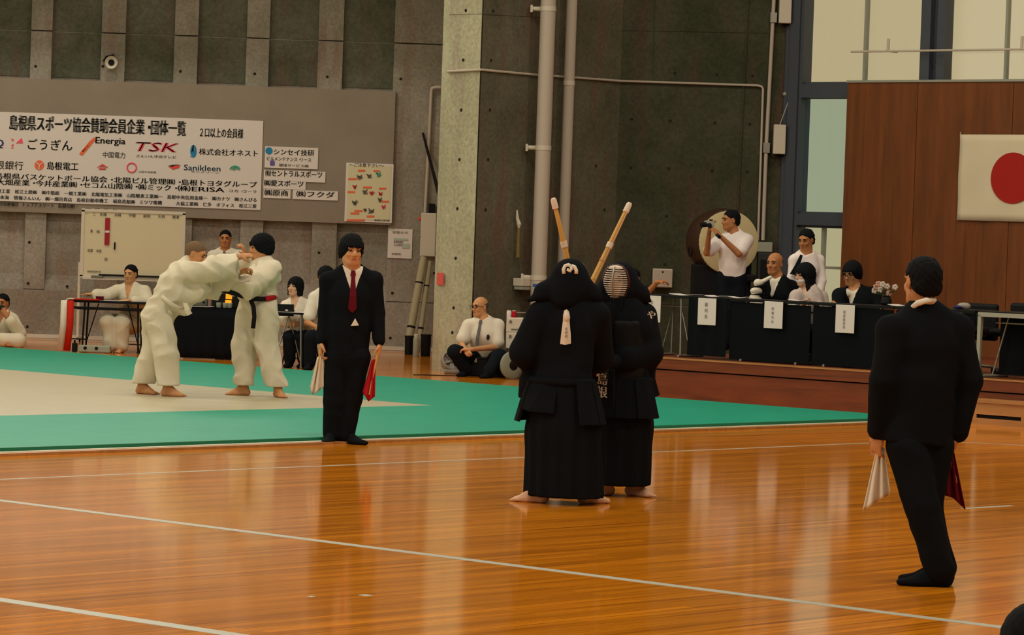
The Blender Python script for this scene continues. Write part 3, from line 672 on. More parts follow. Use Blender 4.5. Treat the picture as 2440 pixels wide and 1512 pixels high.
def wrap(label, top, bot, Y, r):
    a, b = P(*top, Y), P(*bot, Y - 0.25); b = a + (b - a) * ((a.z - 0.03) / (a.z - b.z)); t = thing('canvas_roll', label, 'roll', b, 'canvas rolls leaning on the wall')
    d = (a - b); part('canvas', tube([b, b + d * .1, b + d * .5, b + d * .9, a], [r * .9, r, r * 1.05, r, r * .85], 12), ROLL_M, t, 60)
    part('tie', tube([b + d * .25, b + d * .27], r * 1.12, 12), DARKM, t); part('tie', tube([b + d * .72, b + d * .735], r * 1.1, 12), DARKM, t); return t
wrap('thicker beige canvas roll leaning below the white cabinet', (1010, 612), (972, 822), 46.15, 0.055)
wrap('thinner beige canvas roll leaning behind the thicker one', (1024, 622), (998, 815), 46.2, 0.038)
def bin_(label, x0, x1, yt, yb, Y):
    c = P((x0 + x1) / 2, yb, Y); c.z = 0; wd = (x1 - x0) * Y / FPX; h = P((x0 + x1) / 2, yt, Y).z
    t = thing('waste_bin', label, 'bin', c)
    part('body', tube([c, c + ZV * h], [wd * .46, wd * .5], 16), DARKM, t, 40); part('rim', tube([c + ZV * (h - .015), c + ZV * (h + .005)], wd * .53, 16), DARKM, t, 40)
bin_('black bin under the canvas roll by the wall', 963, 984, 800, 852, 45.6)
bin_('wider black bin standing against the column foot', 1001, 1026, 797, 850, 45.2)
c = P(991, 845, 45.0); c.z = 0
t = thing('water_flask', 'slim silver flask standing between two black bins', 'flask', c)
part('bottle', lathe([(0.042, 0), (0.046, 0.01), (0.046, 0.24), (0.04, 0.27), (0.03, 0.28)], c, ZV, 18), SILVER, t, 40); part('cap', lathe([(0.034, 0.275), (0.036, 0.28), (0.036, 0.315), (0.03, 0.32)], c, ZV, 18), STEELW, t, 40)
c = onplane(1051, 664, (q2 - q1).cross(ZV).normalized(), (q2 - q1).cross(ZV).normalized().dot(q1))
dq = (q2 - q1).normalized(); 
solo('red_sticker', box(c - dq.cross(ZV).normalized() * (-0.012 if dq.cross(ZV).y > 0 else 0.012) * -1, 0.085 * 2, 0.014, 0.15, (dq, dq.cross(ZV).normalized(), ZV)), mat('coral_red_vinyl', (0.72, 0.10, 0.09), 0.5), 'small coral red sign on the chamfer of the column', 'sign')

# ---- pipes and conduits right of the column
def bigpipe(label, x0, y0, x1, y1, Y, r):
    a, b = P(x0, y0, Y), P(x1, y1, Y); X = (a.x + b.x) / 2
    t = thing('drain_pipe', label, 'pipe', (X, Y, 0), 'tall white pipes right of the column')
    part('pipe', tube([(X, Y, 0.0), (X, Y, 3.0), (X, Y, 7.0), (X, Y, ZT)], r, 24), PIPEM, t, 50)
    return t, X
t, X = bigpipe('thicker tall white pipe right of the column', 1308, 0, 1284, 620, 40.55, 0.098)
for yy in (20, 351, 660):
    q = P(1270 - yy * 0.03, yy, 40.55); part('pipe_bracket', join(cyl((X - 0.2, 40.6, q.z), (X, 40.6, q.z), 0.03, 10), tube([(X, 40.55, q.z - .03), (X, 40.55, q.z + .03)], 0.104, 20), box((X - 0.21, 40.6, q.z), 0.03, 0.08, 0.09)), STEELW, t, 40)
t, X = bigpipe('thinner tall white pipe further behind, right of the thicker one', 1365, 0, 1340, 600, 41.0, 0.07)
part('pipe_bracket', tube([(X, 41.0, 3.7), (X, 41.0, 3.76)], 0.076, 20), STEELW, t, 40)
t = thing('cable_conduit', 'thin white conduit crossing the column and dark wall then dropping', 'pipe', PB(1818, 570, .03))
part('pipe', tube([PC(1066, 170, .02), PC(1144, 166, .02), PA(1147, 166, .02), PA(1280, 178.5, .02), PA(1400, 187, .02)] + [PB(1482, 193, .04), PB(1806, 203.5, .04), PB(1815, 206, .04), PB(1818, 212, .04), PB(1812, 400, .04), PB(1806, 572, .04)], 0.016, 10), PIPEM, t, 50)
t = thing('power_conduit', 'thicker white vertical conduit with joint boxes beside the window', 'pipe', PB(1822, 572, .05))
part('pipe', tube([PB(1846, -40, .05), PB(1838, 120, .05), PB(1826, 345, .05), PB(1818, 572, .05)], 0.026, 10), PIPEM, t, 50)
for q in ((1843, 42), (1826, 352)): part('joint_box', box(PB(q[0], q[1], .05), 0.085, 0.08, 0.13), CHROME, t)
part('outlet_box', rbox(PB(1820, 588, .08), 0.22, 0.12, 0.13, b=.008), SILVER, t)
for i, (x, y, h) in enumerate(((1871, 18, 75), (1857, 332, 70))):
    c = PB(x, y, .13); t = thing('wall_light_box', ('white box lamp at top beside the window post', 'white box lamp hung beside the window post lower down')[i], 'lamp box', c - ZV * h / 2 * YB / FPX)
    part('case', rbox(c, 0.16, 0.12, h * YB / FPX, b=.01), STEELW, t); part('back_plate', box(c + Vector((0.06, 0.08, -0.02)), 0.16, 0.04, h * YB / FPX * 1.05), DARKM, t)
    if i:
        part('stay_wire', tube([c + ZV * .19, PB(1890, 210, .1)], 0.008, 6), SILVER, t); part('stay_hook', ball(PB(1903, 217, .15), 0.028), STEELW, t, True); part('stay_hook', ball(PB(1870, 224, .05), 0.028), SILVER, t, True)
        part('loop_cable', tube([c - ZV * .18, c + Vector((-.02, 0, -.24)), c + Vector((-.07, 0, -.26)), c + Vector((-.11, 0, -.2))], 0.008, 6), DARKM, t)
# hanging stick
a, b = P(1236, 515, 40.5), P(1234, 613, 40.5)
t = thing('hanging_stick', 'yellowish wooden stick hung by a white cord on the wall', 'stick', b)
part('stick', tube([P(1236, 543, 40.5), b], [0.018, 0.025], 10), mat('pale_stick_wood', (0.20, 0.13, 0.03), .6), t); part('cord', tube([P(1232, 500, 40.5), P(1233, 520, 40.5), P(1237, 534, 40.5), P(1236, 545, 40.5)], [0.01, 0.02, 0.03, 0.01], 8), STEELW, t)

# national flag on the panelling
c_f = cp - 0.03
def PF(x, y): return onplane(x, y, NV, c_f)
tl = PF(2284, 420).dot(BV); ztf = PF(2290, 320).z; zbf = PF(2281, 524).z; hgt = ztf - zbf; cr = hgt * 1.5
fb = NV * c_f + BV * (tl + cr / 2)
t = thing('national_flag', 'white flag with a red disc on the timber panelling', 'flag', fb + ZV * zbf)
grid = [[NV * (c_f + 0.012 * sin(j * 0.9) * 0.5 + 0.006 * sin(i * .8 + j * .4)) + BV * (tl + cr * j / 24) + ZV * (ztf - hgt * i / 12) for j in range(25)] for i in range(13)]
part('cloth', sheet(grid, 0.005), mat('flag_white_cloth', (0.74, 0.66, 0.47), .8, .1), t, True)
part('red_disc', prism([fb - NV * 0.014 + BV * (hgt * .295 * cos(2 * pi * k / 48)) + ZV * ((ztf + zbf) / 2 + hgt * .295 * sin(2 * pi * k / 48)) for k in range(48)], NV * -0.004), mat('flag_red', (0.42, 0.025, 0.02), .8, .1), t)
for k in (0, 1): part('hanging_tie', tube([NV * c_f + BV * (tl + cr * k) + ZV * ztf, NV * (c_f + .02) + BV * (tl + cr * k) + ZV * (ztf + .03)], 0.006, 6), STEELW, t)
# ================================================================== organic surfaces: smooth unions of tapered capsules
class SDF:
    def __init__(s, res=0.012): s.res = res; s.ops = []; s.posts = []
    def cap(s, a, b, r1, r2=None, k=0.02, n=None, sq=1.0, neg=False):
        s.ops.append(('c', np.array(a, float), np.array(b, float), r1, r1 if r2 is None else r2, k, None if n is None else np.array(Vector(n).normalized(), float), sq, neg)); return s
    def ell(s, c, r, ax=(XV, YV, ZV), k=0.02, neg=False):
        s.ops.append(('e', np.array(c, float), np.array(r, float), np.array([tuple(v) for v in ax], float), k, neg)); return s
    def rb(s, c, h, ax=(XV, YV, ZV), rnd=0.01, k=0.01, neg=False):
        s.ops.append(('b', np.array(c, float), np.array(h, float), np.array([tuple(v) for v in ax], float), rnd, k, neg)); return s
    def cut(s, p, n, w=0.0):          # drop what lies beyond the plane on the side of n
        p = np.array(p, float); n = np.array(Vector(n).normalized(), float)
        s.posts.append(lambda X, Y, Z, f: np.maximum(f, (X - p[0]) * n[0] + (Y - p[1]) * n[1] + (Z - p[2]) * n[2])); return s
    def post(s, fn): s.posts.append(fn); return s
    def bbox(s, o):
        if o[0] == 'c':
            r = max(o[3], o[4]) * max(1.0, o[7]); return np.minimum(o[1], o[2]) - r, np.maximum(o[1], o[2]) + r
        if o[0] == 'e': e = np.abs(o[3] * o[2][:, None]).sum(0); return o[1] - e, o[1] + e
        e = np.abs(o[3] * (o[2] + o[4])[:, None]).sum(0); return o[1] - e, o[1] + e
    def mesh(s):
        res = s.res; lo = np.full(3, 1e9); hi = -lo
        for o in s.ops:
            if o[-1]: continue
            a, b = s.bbox(o); lo = np.minimum(lo, a); hi = np.maximum(hi, b)
        lo = lo - 3.5 * res; hi = hi + 3.5 * res
        n = np.ceil((hi - lo) / res).astype(int) + 1
        ax = [lo[i] + res * np.arange(n[i]) for i in range(3)]
        f = np.full(n, 0.5, dtype=np.float32)
        for o in s.ops:
            a, b = s.bbox(o); k = o[5] if o[0] in 'cb' else o[4]
            m = k + 2.5 * res
            i0 = np.clip(((a - m - lo) / res).astype(int), 0, n - 1); i1 = np.clip(((b + m - lo) / res).astype(int) + 2, 1, n)
            if np.any(i1 <= i0): continue
            sl = tuple(slice(i0[j], i1[j]) for j in range(3))
            X = ax[0][sl[0]][:, None, None]; Y = ax[1][sl[1]][None, :, None]; Z = ax[2][sl[2]][None, None, :]
            if o[0] == 'c':
                A, B, r1, r2, nn, sq = o[1], o[2], o[3], o[4], o[6], o[7]
                D = B - A; L = max(1e-9, D @ D)
                px, py, pz = X - A[0], Y - A[1], Z - A[2]
                h = np.clip((px * D[0] + py * D[1] + pz * D[2]) / L, 0, 1)
                qx, qy, qz = px - D[0] * h, py - D[1] * h, pz - D[2] * h
                q2 = qx * qx + qy * qy + qz * qz
                if nn is not None:
                    qn = qx * nn[0] + qy * nn[1] + qz * nn[2]; q2 = q2 + qn * qn * (1 / (sq * sq) - 1)
                d = np.sqrt(np.maximum(q2, 0)) - (r1 + (r2 - r1) * h)
                if nn is not None: d = d * (0.5 + 0.5 * min(1, sq))
            elif o[0] == 'e':
                c, r, E = o[1], o[2], o[3]; px, py, pz = X - c[0], Y - c[1], Z - c[2]; k0 = 0; k1 = 0
                for j in range(3):
                    u = px * E[j, 0] + py * E[j, 1] + pz * E[j, 2]; k0 = k0 + (u / r[j]) ** 2; k1 = k1 + (u / r[j] ** 2) ** 2
                k0 = np.sqrt(k0); k1 = np.sqrt(np.maximum(k1, 1e-12)); d = k0 * (k0 - 1) / k1
            else:
                c, hh, E, rn = o[1], o[2], o[3], o[4]; px, py, pz = X - c[0], Y - c[1], Z - c[2]; o2 = 0; ins = -1e9
                for j in range(3):
                    u = np.abs(px * E[j, 0] + py * E[j, 1] + pz * E[j, 2]) - hh[j]; o2 = o2 + np.maximum(u, 0) ** 2; ins = np.maximum(ins, u)
                d = np.sqrt(o2) + np.minimum(ins, 0) - rn
            g = f[sl]; d = d.astype(np.float32)
            if o[-1]:
                h = np.clip(0.5 - 0.5 * (g + d) / k, 0, 1); f[sl] = g * (1 - h) + (-d) * h + k * h * (1 - h)
            else:
                h = np.clip(0.5 + 0.5 * (g - d) / k, 0, 1); f[sl] = g * (1 - h) + d * h - k * h * (1 - h)
        if s.posts:
            X = ax[0][:, None, None]; Y = ax[1][None, :, None]; Z = ax[2][None, None, :]
            for fn in s.posts: f = fn(X, Y, Z, f)
        f[0] = f[-1] = 0.5; f[:, 0] = f[:, -1] = 0.5; f[:, :, 0] = f[:, :, -1] = 0.5
        S = f < 0
        cnt = np.zeros(tuple(n - 1), dtype=np.int8)
        for dx in (0, 1):
            for dy in (0, 1):
                for dz in (0, 1): cnt += S[dx:n[0] - 1 + dx, dy:n[1] - 1 + dy, dz:n[2] - 1 + dz]
        act = (cnt > 0) & (cnt < 8); I = np.argwhere(act); ids = np.full(act.shape, -1, dtype=np.int32); ids[act] = np.arange(len(I))
        cv = {}
        for dx in (0, 1):
            for dy in (0, 1):
                for dz in (0, 1): cv[(dx, dy, dz)] = f[I[:, 0] + dx, I[:, 1] + dy, I[:, 2] + dz]
        acc = np.zeros((len(I), 3)); num = np.zeros(len(I))
        for a0 in cv:
            for j in range(3):
                if a0[j]: continue
                b0 = list(a0); b0[j] = 1; b0 = tuple(b0); fa, fb = cv[a0], cv[b0]; x = (fa < 0) != (fb < 0)
                tt = np.where(x, fa / np.where(x, fa - fb, 1), 0); pos = np.array(a0, float)[None, :].repeat(len(I), 0); pos[:, j] += tt
                acc += pos * x[:, None]; num += x
        V = lo + res * (I + acc / np.maximum(num, 1)[:, None])
        Fs = []
        def quads(j, a, b):
            sa = [slice(1, -1)] * 3; sa[j] = slice(0, -1); sb = list(sa); sb[j] = slice(1, None)
            e = S[tuple(sa)] != S[tuple(sb)]; E = np.argwhere(e); inside = S[tuple(sa)][e]
            base = E.copy(); base[:, a] += 1; base[:, b] += 1
            def cid(da, db): q = base.copy(); q[:, a] += da; q[:, b] += db; return ids[q[:, 0], q[:, 1], q[:, 2]]
            Q = np.stack([cid(-1, -1), cid(0, -1), cid(0, 0), cid(-1, 0)], 1); Q[~inside] = Q[~inside][:, ::-1]; Fs.append(Q)
        quads(0, 1, 2); quads(1, 2, 0); quads(2, 0, 1)
        Fa = np.vstack(Fs); Fa = Fa[(Fa >= 0).all(1)]
        return V, Fa

def frame(f, u):
    f = Vector(f).normalized(); u = Vector(u); u = (u - f * u.dot(f)).normalized(); return f.cross(u), f, u     # right, forward, up
def hand(S, w, d, pn, sg, curl=0.5, sc=1.0, k=0.006):
    """palm, four jointed fingers of unequal length and a thumb leaving the side of the palm"""
    d = Vector(d).normalized(); pn = Vector(pn); pn = (pn - d * pn.dot(d)).normalized(); sd = d.cross(pn) * sg
    w = Vector(w)
    S.cap(w - d * 0.01, w + d * 0.03 * sc, 0.026 * sc, 0.030 * sc, 0.012, pn, 0.75)
    S.ell(w + d * 0.052 * sc, (0.041 * sc, 0.052 * sc, 0.018 * sc), (sd, d, pn), 0.012)
    for off, ln in ((0.029, 0.074), (0.010, 0.084), (-0.010, 0.078), (-0.028, 0.060)):
        p = w + d * (0.088 - abs(off) * 0.12) * sc + sd * off * sc; a = curl * 0.35
        for j, fr in enumerate((0.42, 0.32, 0.26)):
            dd = (d * cos(a) + pn * sin(a)).normalized(); q = p + dd * ln * fr * sc
            S.cap(p, q, (0.0098 - j * 0.0008) * sc, (0.0092 - j * 0.0009) * sc, 0.004); p = q; a += curl
    p = w + d * 0.028 * sc + sd * 0.030 * sc; dd = (d * 0.55 + sd * 0.62 + pn * 0.35).normalized(); q = p + dd * 0.042 * sc
    S.cap(p, q, 0.0145 * sc, 0.0115 * sc, 0.008); dd = (d * 0.85 + sd * 0.12 + pn * (0.2 + curl * 0.4)).normalized(); S.cap(q, q + dd * 0.034 * sc, 0.0112 * sc, 0.009 * sc, 0.004)
def foot(S, a, toe, bare=True, r=1.0):
    """ankle -> heel, arch, ball, toes; sole flat at the floor"""
    a = Vector(a); t = Vector(toe); d = Vector((t.x - a.x, t.y - a.y, 0)); L = 0.235; d = d.normalized() if d.length > 1e-4 else -YV
    z = t.z; g = Vector((a.x, a.y, z)); side = d.cross(ZV)
    S.cap(a, g - d * 0.025 + ZV * 0.035 * r, 0.040 * r, 0.036 * r, 0.02)
    S.cap(g - d * 0.03 + ZV * 0.03 * r, g + d * 0.10 + ZV * 0.024 * r, 0.032 * r, 0.034 * r, 0.02, ZV, 0.85)
    S.cap(a + d * 0.02, g + d * 0.11 + ZV * 0.026 * r, 0.036 * r, 0.028 * r, 0.02)
    S.cap(g + d * 0.08 + ZV * 0.02 * r, g + d * 0.145 + ZV * 0.018 * r, 0.040 * r, 0.036 * r, 0.015, ZV, 0.55)
    if bare:
        for i, o in enumerate((-0.03, -0.013, 0.002, 0.016, 0.029)):
            S.cap(g + d * 0.135 + side * o + ZV * 0.014, g + d * (0.188 - i * 0.008) + side * o * 1.08 + ZV * 0.011, 0.0125 if i == 0 else 0.0095, 0.0105 if i == 0 else 0.008, 0.006)
    else:
        S.cap(g + d * 0.13 + ZV * 0.02, g + d * 0.195 + ZV * 0.018, 0.040 * r, 0.028 * r, 0.02, ZV, 0.6)

HEADS = {}
_fr = random.Random(11)
_FW = [(Vector((_fr.gauss(0, 1), _fr.gauss(0, 1), _fr.gauss(0, .55))).normalized(), _fr.uniform(9, 26), _fr.uniform(0, 6.28)) for _ in range(7)]
def FOLD(amp, sc=1.0):
    def fn(X, Y, Z, f):
        w = 0.0; wx = 0.25 * np.sin(X * 5 * sc + Z * 7 * sc) ; 
        for d, k, ph in _FW: w = w + np.sin((X * d.x + Y * d.y + Z * d.z) * k * sc + ph + wx * 6)
        w = w / 4.0
        return f + amp * (np.abs(w) * 2.0 - 0.8)
    return fn
class Fig:
    def __init__(s, label, Y, base, res=0.011, group=None):
        s.Y = Y; s.res = res
        s.T = thing('person', label, 'person', base, group); s.J = {}
    def q(s, x, y, d=0.0): return P(x, y, s.Y + d)
    def joints(s, **kw):
        for k, v in kw.items(): s.J[k] = s.q(*v)
        return s
    def face_dir(s, tf, hf, hu=(0, 0, 1), hs=1.0):
        s.fv = Vector(tf).normalized(); s.sd = s.fv.cross(ZV).normalized(); s.hR, s.hF, s.hU = frame(hf, hu); s.hs = hs; return s
    def H(s, x, y, z): return s.J['h'] + (s.hR * x + s.hF * y + s.hU * z) * s.hs
    def head_prims(s, S, thin=0.0):
        h = s.hs; ax = (s.hR, s.hF, s.hU); H = s.H; e = thin
        S.ell(H(0, -0.012, 0.032), (0.074 * h, 0.094 * h, 0.083 * h), ax, 0.02)
        S.ell(H(0, 0.022, -0.035), (0.061 * h, 0.068 * h, 0.072 * h), ax, 0.03)
        S.cap(H(-0.018, 0.058, -0.088), H(0.018, 0.058, -0.088), 0.022 * h, 0.022 * h, 0.03)
        S.cap(H(-0.045, 0.0, -0.06), H(-0.015, 0.055, -0.088), 0.022 * h, 0.02 * h, 0.03); S.cap(H(0.045, 0.0, -0.06), H(0.015, 0.055, -0.088), 0.022 * h, 0.02 * h, 0.03)
        S.ell(H(0.036, 0.070, -0.025), (0.02 * h, 0.016 * h, 0.02 * h), ax, 0.02); S.ell(H(-0.036, 0.070, -0.025), (0.02 * h, 0.016 * h, 0.02 * h), ax, 0.02)
        S.cap(H(-0.04, 0.078, 0.028), H(0.04, 0.078, 0.028), 0.012 * h, 0.012 * h, 0.02)
        S.ell(H(0.031, 0.096, 0.006), (0.015 * h, 0.012 * h, 0.010 * h), ax, 0.012, True); S.ell(H(-0.031, 0.096, 0.006), (0.015 * h, 0.012 * h, 0.010 * h), ax, 0.012, True)
        S.cap(H(0, 0.085, 0.015), H(0, 0.104, -0.026), 0.009 * h, 0.014 * h, 0.012); S.ell(H(0.012, 0.094, -0.030), (0.010 * h, 0.010 * h, 0.008 * h), ax, 0.006); S.ell(H(-0.012, 0.094, -0.030), (0.010 * h, 0.010 * h, 0.008 * h), ax, 0.006)
        S.cap(H(-0.018, 0.082, -0.058), H(0.018, 0.082, -0.058), 0.010 * h, 0.010 * h, 0.012)
        for g in (-1, 1): S.ell(H(0.077 * g, -0.008, -0.006), (0.010 * h, 0.018 * h, 0.031 * h), ax, 0.008); S.ell(H(0.083 * g, -0.004, -0.004), (0.006 * h, 0.010 * h, 0.017 * h), ax, 0.004, True)
    def body(s, skin, hands=None, bare_feet=True, arm=1.0, res=None, feet=True):
        J = s.J; S = SDF(res or s.res); s.head_prims(S)
        S.cap(J['nb'] - s.hU * 0.0, s.H(0, -0.022, -0.06), 0.060, 0.054, 0.03)
        S.cap(J['pe'], J['ch'], 0.135, 0.15, 0.05, s.fv, 0.65); S.cap(J['ch'], J['nb'], 0.12, 0.06, 0.05, s.fv, 0.75); S.cap(J['sl'], J['sr'], 0.055, 0.055, 0.05)
        for g in 'lr':
            S.cap(J['s' + g], J['e' + g], 0.050 * arm, 0.040 * arm, 0.02); S.cap(J['e' + g], J['w' + g], 0.041 * arm, 0.027 * arm, 0.015)
            hd = (hands or {}).get(g)
            d = (J['w' + g] - J['e' + g]).normalized()
            if hd: hand(S, J['w' + g] + d * 0.005, hd[0] if hd[0] is not None else d, hd[1], hd[2], hd[3], s.hs if s.hs < 1.1 else 1.05)
            else: hand(S, J['w' + g], d, s.fv, 1 if g == 'l' else -1, 0.4)
            sgn = -1 if g == 'l' else 1; out = (J['s' + g] - J['nb']).normalized()
            hp = J.get('h' + g + 'ip') or (J['pe'] + Vector((out.x, out.y, 0)).normalized() * 0.085 - ZV * 0.04)
            J['hip' + g] = hp
            S.cap(hp, J['k' + g], 0.085, 0.056, 0.03); S.cap(J['k' + g], J['a' + g], 0.056, 0.038, 0.02)
            if feet: foot(S, J['a' + g], J['t' + g], bare_feet)
        part('body', S.mesh(), skin, s.T, True)
    def hair(s, style, m, res=0.009):
        h = s.hs; ax = (s.hR, s.hF, s.hU); H = s.H; S = SDF(res)
        D = lambda v: s.hR * v[0] + s.hF * v[1] + s.hU * v[2]
        g = {'short': 0.010, 'bowl': 0.020, 'full': 0.022, 'buzz': 0.006, 'bald': 0.004, 'bob': 0.022, 'long': 0.022}[style]
        S.ell(H(0, -0.016, 0.034), (0.074 * h + g, 0.094 * h + g, 0.083 * h + g), ax, 0.02)
        if style in ('bowl', 'bob', 'long', 'full'): S.ell(H(0, -0.03, -0.012), (0.080 * h + g * 0.6, 0.082 * h + g * 0.6, 0.075 * h), ax, 0.02)
        if style == 'short': S.ell(H(0, -0.045, -0.02), (0.070 * h + g * .6, 0.062 * h + g * .6, 0.06 * h), ax, 0.02)
        if style in ('bob', 'long'):
            zb = -0.10 if style == 'bob' else -0.17
            for x in (-0.06, 0.06): S.cap(H(x, 0.01, 0.02), H(x * 1.15, 0.012, zb), 0.03 * h, 0.024 * h, 0.03)
            S.cap(H(0, -0.06, 0.0), H(0, -0.07, zb), 0.06 * h, 0.05 * h, 0.04)
        if style in ('short', 'buzz'): S.cut(H(0, 0.085, 0.073), D((0, 0.66, -0.75))); S.cut(H(0, 0.030, 0.0), D((0, 1.0, -0.62))); S.ell(H(0.085, 0.01, -0.01), (0.03 * h, 0.03 * h, 0.045 * h), ax, 0.01, True); S.ell(H(-0.085, 0.01, -0.01), (0.03 * h, 0.03 * h, 0.045 * h), ax, 0.01, True)
        if style == 'bowl':
            S.ell(H(0, 0.125, -0.040), (0.076 * h, 0.092 * h, 0.085 * h), ax, 0.010, True); S.cut(H(0, -0.02, -0.055), D((0, 0.45, -1)))
        if style == 'full': S.ell(H(0, 0.135, -0.040), (0.082 * h, 0.11 * h, 0.094 * h), ax, 0.010, True); S.cut(H(0, -0.04, -0.070), D((0, 0.45, -1)))
        if style in ('bob', 'long'): S.ell(H(0, 0.115, -0.045), (0.060 * h, 0.085 * h, 0.092 * h), ax, 0.010, True)
        if style == 'bob': S.cut(H(0, 0, -0.105), D((0, 0, -1)))
        if style == 'bald': S.cut(H(0, 0, 0.035), D((0, 0.25, 1))); S.cut(H(0, 0.012, 0), D((0, 1, 0.2))); S.cut(H(0, 0, -0.06), D((0, 0.2, -1)))
        if style in ('bowl', 'full', 'bob', 'long'):      # uneven locks along the fringe and the nape
            rr = random.Random(int(s.J['h'].x * 1000) % 997)
            for i in range(13):
                a = (i / 12 - .5) * 2.0; x = .072 * sin(a); y = .052 + .046 * cos(a) - .012 * abs(a)
                S.cap(H(x, y - .015, .062), H(x + rr.uniform(-.012, .012), y + .006, .040 + rr.uniform(-.010, .014) - .010 * abs(a)), .012 * h, .005 * h, .006)
            for i in range(16):
                a0 = 1.75 if style in ('bowl', 'full') else 1.3; a = a0 + i / 15 * (2 * pi - 2 * a0); x = .080 * sin(a); y = -.02 + .086 * cos(a); zb = -.045 if style in ('bowl', 'full') else -.11
                S.cap(H(x, y, zb + .05), H(x * 1.04, y * 1.02, zb - rr.uniform(-.01, .018)), .014 * h, .006 * h, .008)
        ra = 0.0010 if style in ('buzz', 'bald') or s.Y < 10 else 0.0024
        o_ = s.J['h']
        S.post(lambda X, Y, Z, f: f + ra * (np.sin((X - o_.x) * 260 + 3 * np.sin((Z - o_.z) * 60)) + np.sin((Y - o_.y) * 230 + 3 * np.sin((Z - o_.z) * 47)) + 0.8 * np.sin((Z - o_.z) * 170 + (X - o_.x) * 140)))
        s.hair_o = part('hair', S.mesh(), m, s.T, True); return s.hair_o
    def face(s, brow=True, glasses=False, m_lip=None):
        h = s.hs; ax = (s.hR, s.hF, s.hU); H = s.H
        for g in (-1, 1):
            part('eye', ball(H(0.031 * g, 0.0835, 0.006), (0.0135 * h, 0.008 * h, 0.0055 * h), ax, 10, 6), EYE, s.T, True)
            if brow: part('eyebrow', tube([H(0.014 * g, 0.094, 0.024), H(0.030 * g, 0.0925, 0.030), H(0.048 * g, 0.080, 0.025)], [0.004 * h, 0.005 * h, 0.003 * h], 6), HAIR, s.T, True)
        part('lips', ball(H(0, 0.088, -0.058), (0.022 * h, 0.0085 * h, 0.0065 * h), ax, 12, 6), LIP, s.T, True)
        if glasses:
            gl = None
            for g in (-1, 1):
                rim = tube([H((0.032 + cos(a) * 0.024) * g, 0.106, 0.004 + sin(a) * 0.018) for a in np.linspace(0, 2 * pi, 17)], 0.0028, 6)
                rim = join(rim, tube([H(0.056 * g, 0.104, 0.008), H(0.080 * g, 0.01, 0.008)], 0.0028, 6))
                if gl is None: gl = part('glasses', join(rim, tube([H(-0.009, 0.106, 0.008), H(0.009, 0.106, 0.008)], 0.0028, 6)), DARKM, s.T)
                else: part('rim', rim, DARKM, gl)
    # ---- garments -------------------------------------------------------
    def torso(s, S, g, k=0.04, low=0.0, chest=1.0, waist=1.0):
        J = s.J; lowp = J['pe'] - (J['ch'] - J['pe']).normalized() * low
        mid = J['pe'].lerp(J['ch'], 0.45)
        S.cap(lowp, mid, (0.155 * chest + g) * waist, (0.148 + g) * waist, k, s.fv, 0.68)
        S.cap(mid, J['ch'], (0.148 + g) * waist, 0.165 * chest + g, k, s.fv, 0.66)
        S.cap(J['ch'], J['ch'].lerp(J['nb'], 0.6), 0.155 * chest + g, 0.115 + g, k, s.fv, 0.66)
        S.cap(J['sl'], J['nb'] - ZV * 0.015, 0.058 + g * .7, 0.062 + g * .5, k, s.fv, 0.9); S.cap(J['sr'], J['nb'] - ZV * 0.015, 0.058 + g * .7, 0.062 + g * .5, k, s.fv, 0.9)
    def sleeves(s, S, r0, r1, r2, f=0.97, k=0.03, sides='lr'):
        J = s.J
        for g in sides:
            a, b, c = J['s' + g], J['e' + g], J['w' + g]
            if f <= 0: S.cap(a, a.lerp(b, 1 + f), r0, r1, k)
            else: S.cap(a, b, r0, r1, k); S.cap(b, b.lerp(c, f), r1, r2, 0.02)
    def vneck(s, S, w0, half, up):
        """V opening: w0 below the neck base, half-width at the neck"""
        o = np.array(s.J['nb'], float); sd = np.array(s.sd, float); fv = np.array(s.fv, float); u = np.array(up, float)
        a = math.atan2(half, w0); ca, sa = cos(a), sin(a)
        def fn(X, Y, Z, f):
            px, py, pz = X - o[0], Y - o[1], Z - o[2]
            x = np.abs(px * sd[0] + py * sd[1] + pz * sd[2]); z = px * u[0] + py * u[1] + pz * u[2]; d = px * fv[0] + py * fv[1] + pz * fv[2]
            tri = np.maximum(x * ca - (z + w0) * sa, -(d - 0.0)); return np.maximum(f, -tri)
        S.post(fn)
    def jacket(s, m, hem=0.10, v=0.26, half=0.075, g=0.022, name='jacket', sl=(0.072, 0.062, 0.050), f=0.97, res=None, waist=1.0, folds=0.004):
        S = SDF(res or s.res); s.torso(S, g, low=hem, waist=waist); s.sleeves(S, *sl, f)
        up = (s.J['nb'] - s.J['ch']).normalized()
        if v: s.vneck(S, v, half, up)
        ax = (s.J['ch'] - s.J['pe']).normalized(); S.cut(s.J['pe'] - ax * hem, -ax)
        if folds: S.post(FOLD(folds))
        return part(name, S.mesh(), m, s.T, True)
    def shirt(s, m, hem=0.0, g=0.008, short=False, f=0.985, collar=True, name='shirt', res=None, r=None, folds=0.004):
        S = SDF(res or s.res); s.torso(S, g, low=hem)
        if short: s.sleeves(S, *(r or (0.068, 0.072, 0.06)), f=-0.25)
        else: s.sleeves(S, *(r or (0.062, 0.052, 0.040)), f)
        if collar:
            S.cap(s.J['nb'] - s.hU * 0.01, s.J['nb'].lerp(s.H(0, -0.022, -0.06), 0.45), 0.072, 0.066, 0.012)
            S.vneck = None
            s.vneck(S, 0.02, 0.03, (s.J['nb'] - s.J['ch']).normalized())
        ax = (s.J['ch'] - s.J['pe']).normalized(); S.cut(s.J['pe'] - ax * hem, -ax)
        if folds: S.post(FOLD(folds))
        return part(name, S.mesh(), m, s.T, True)
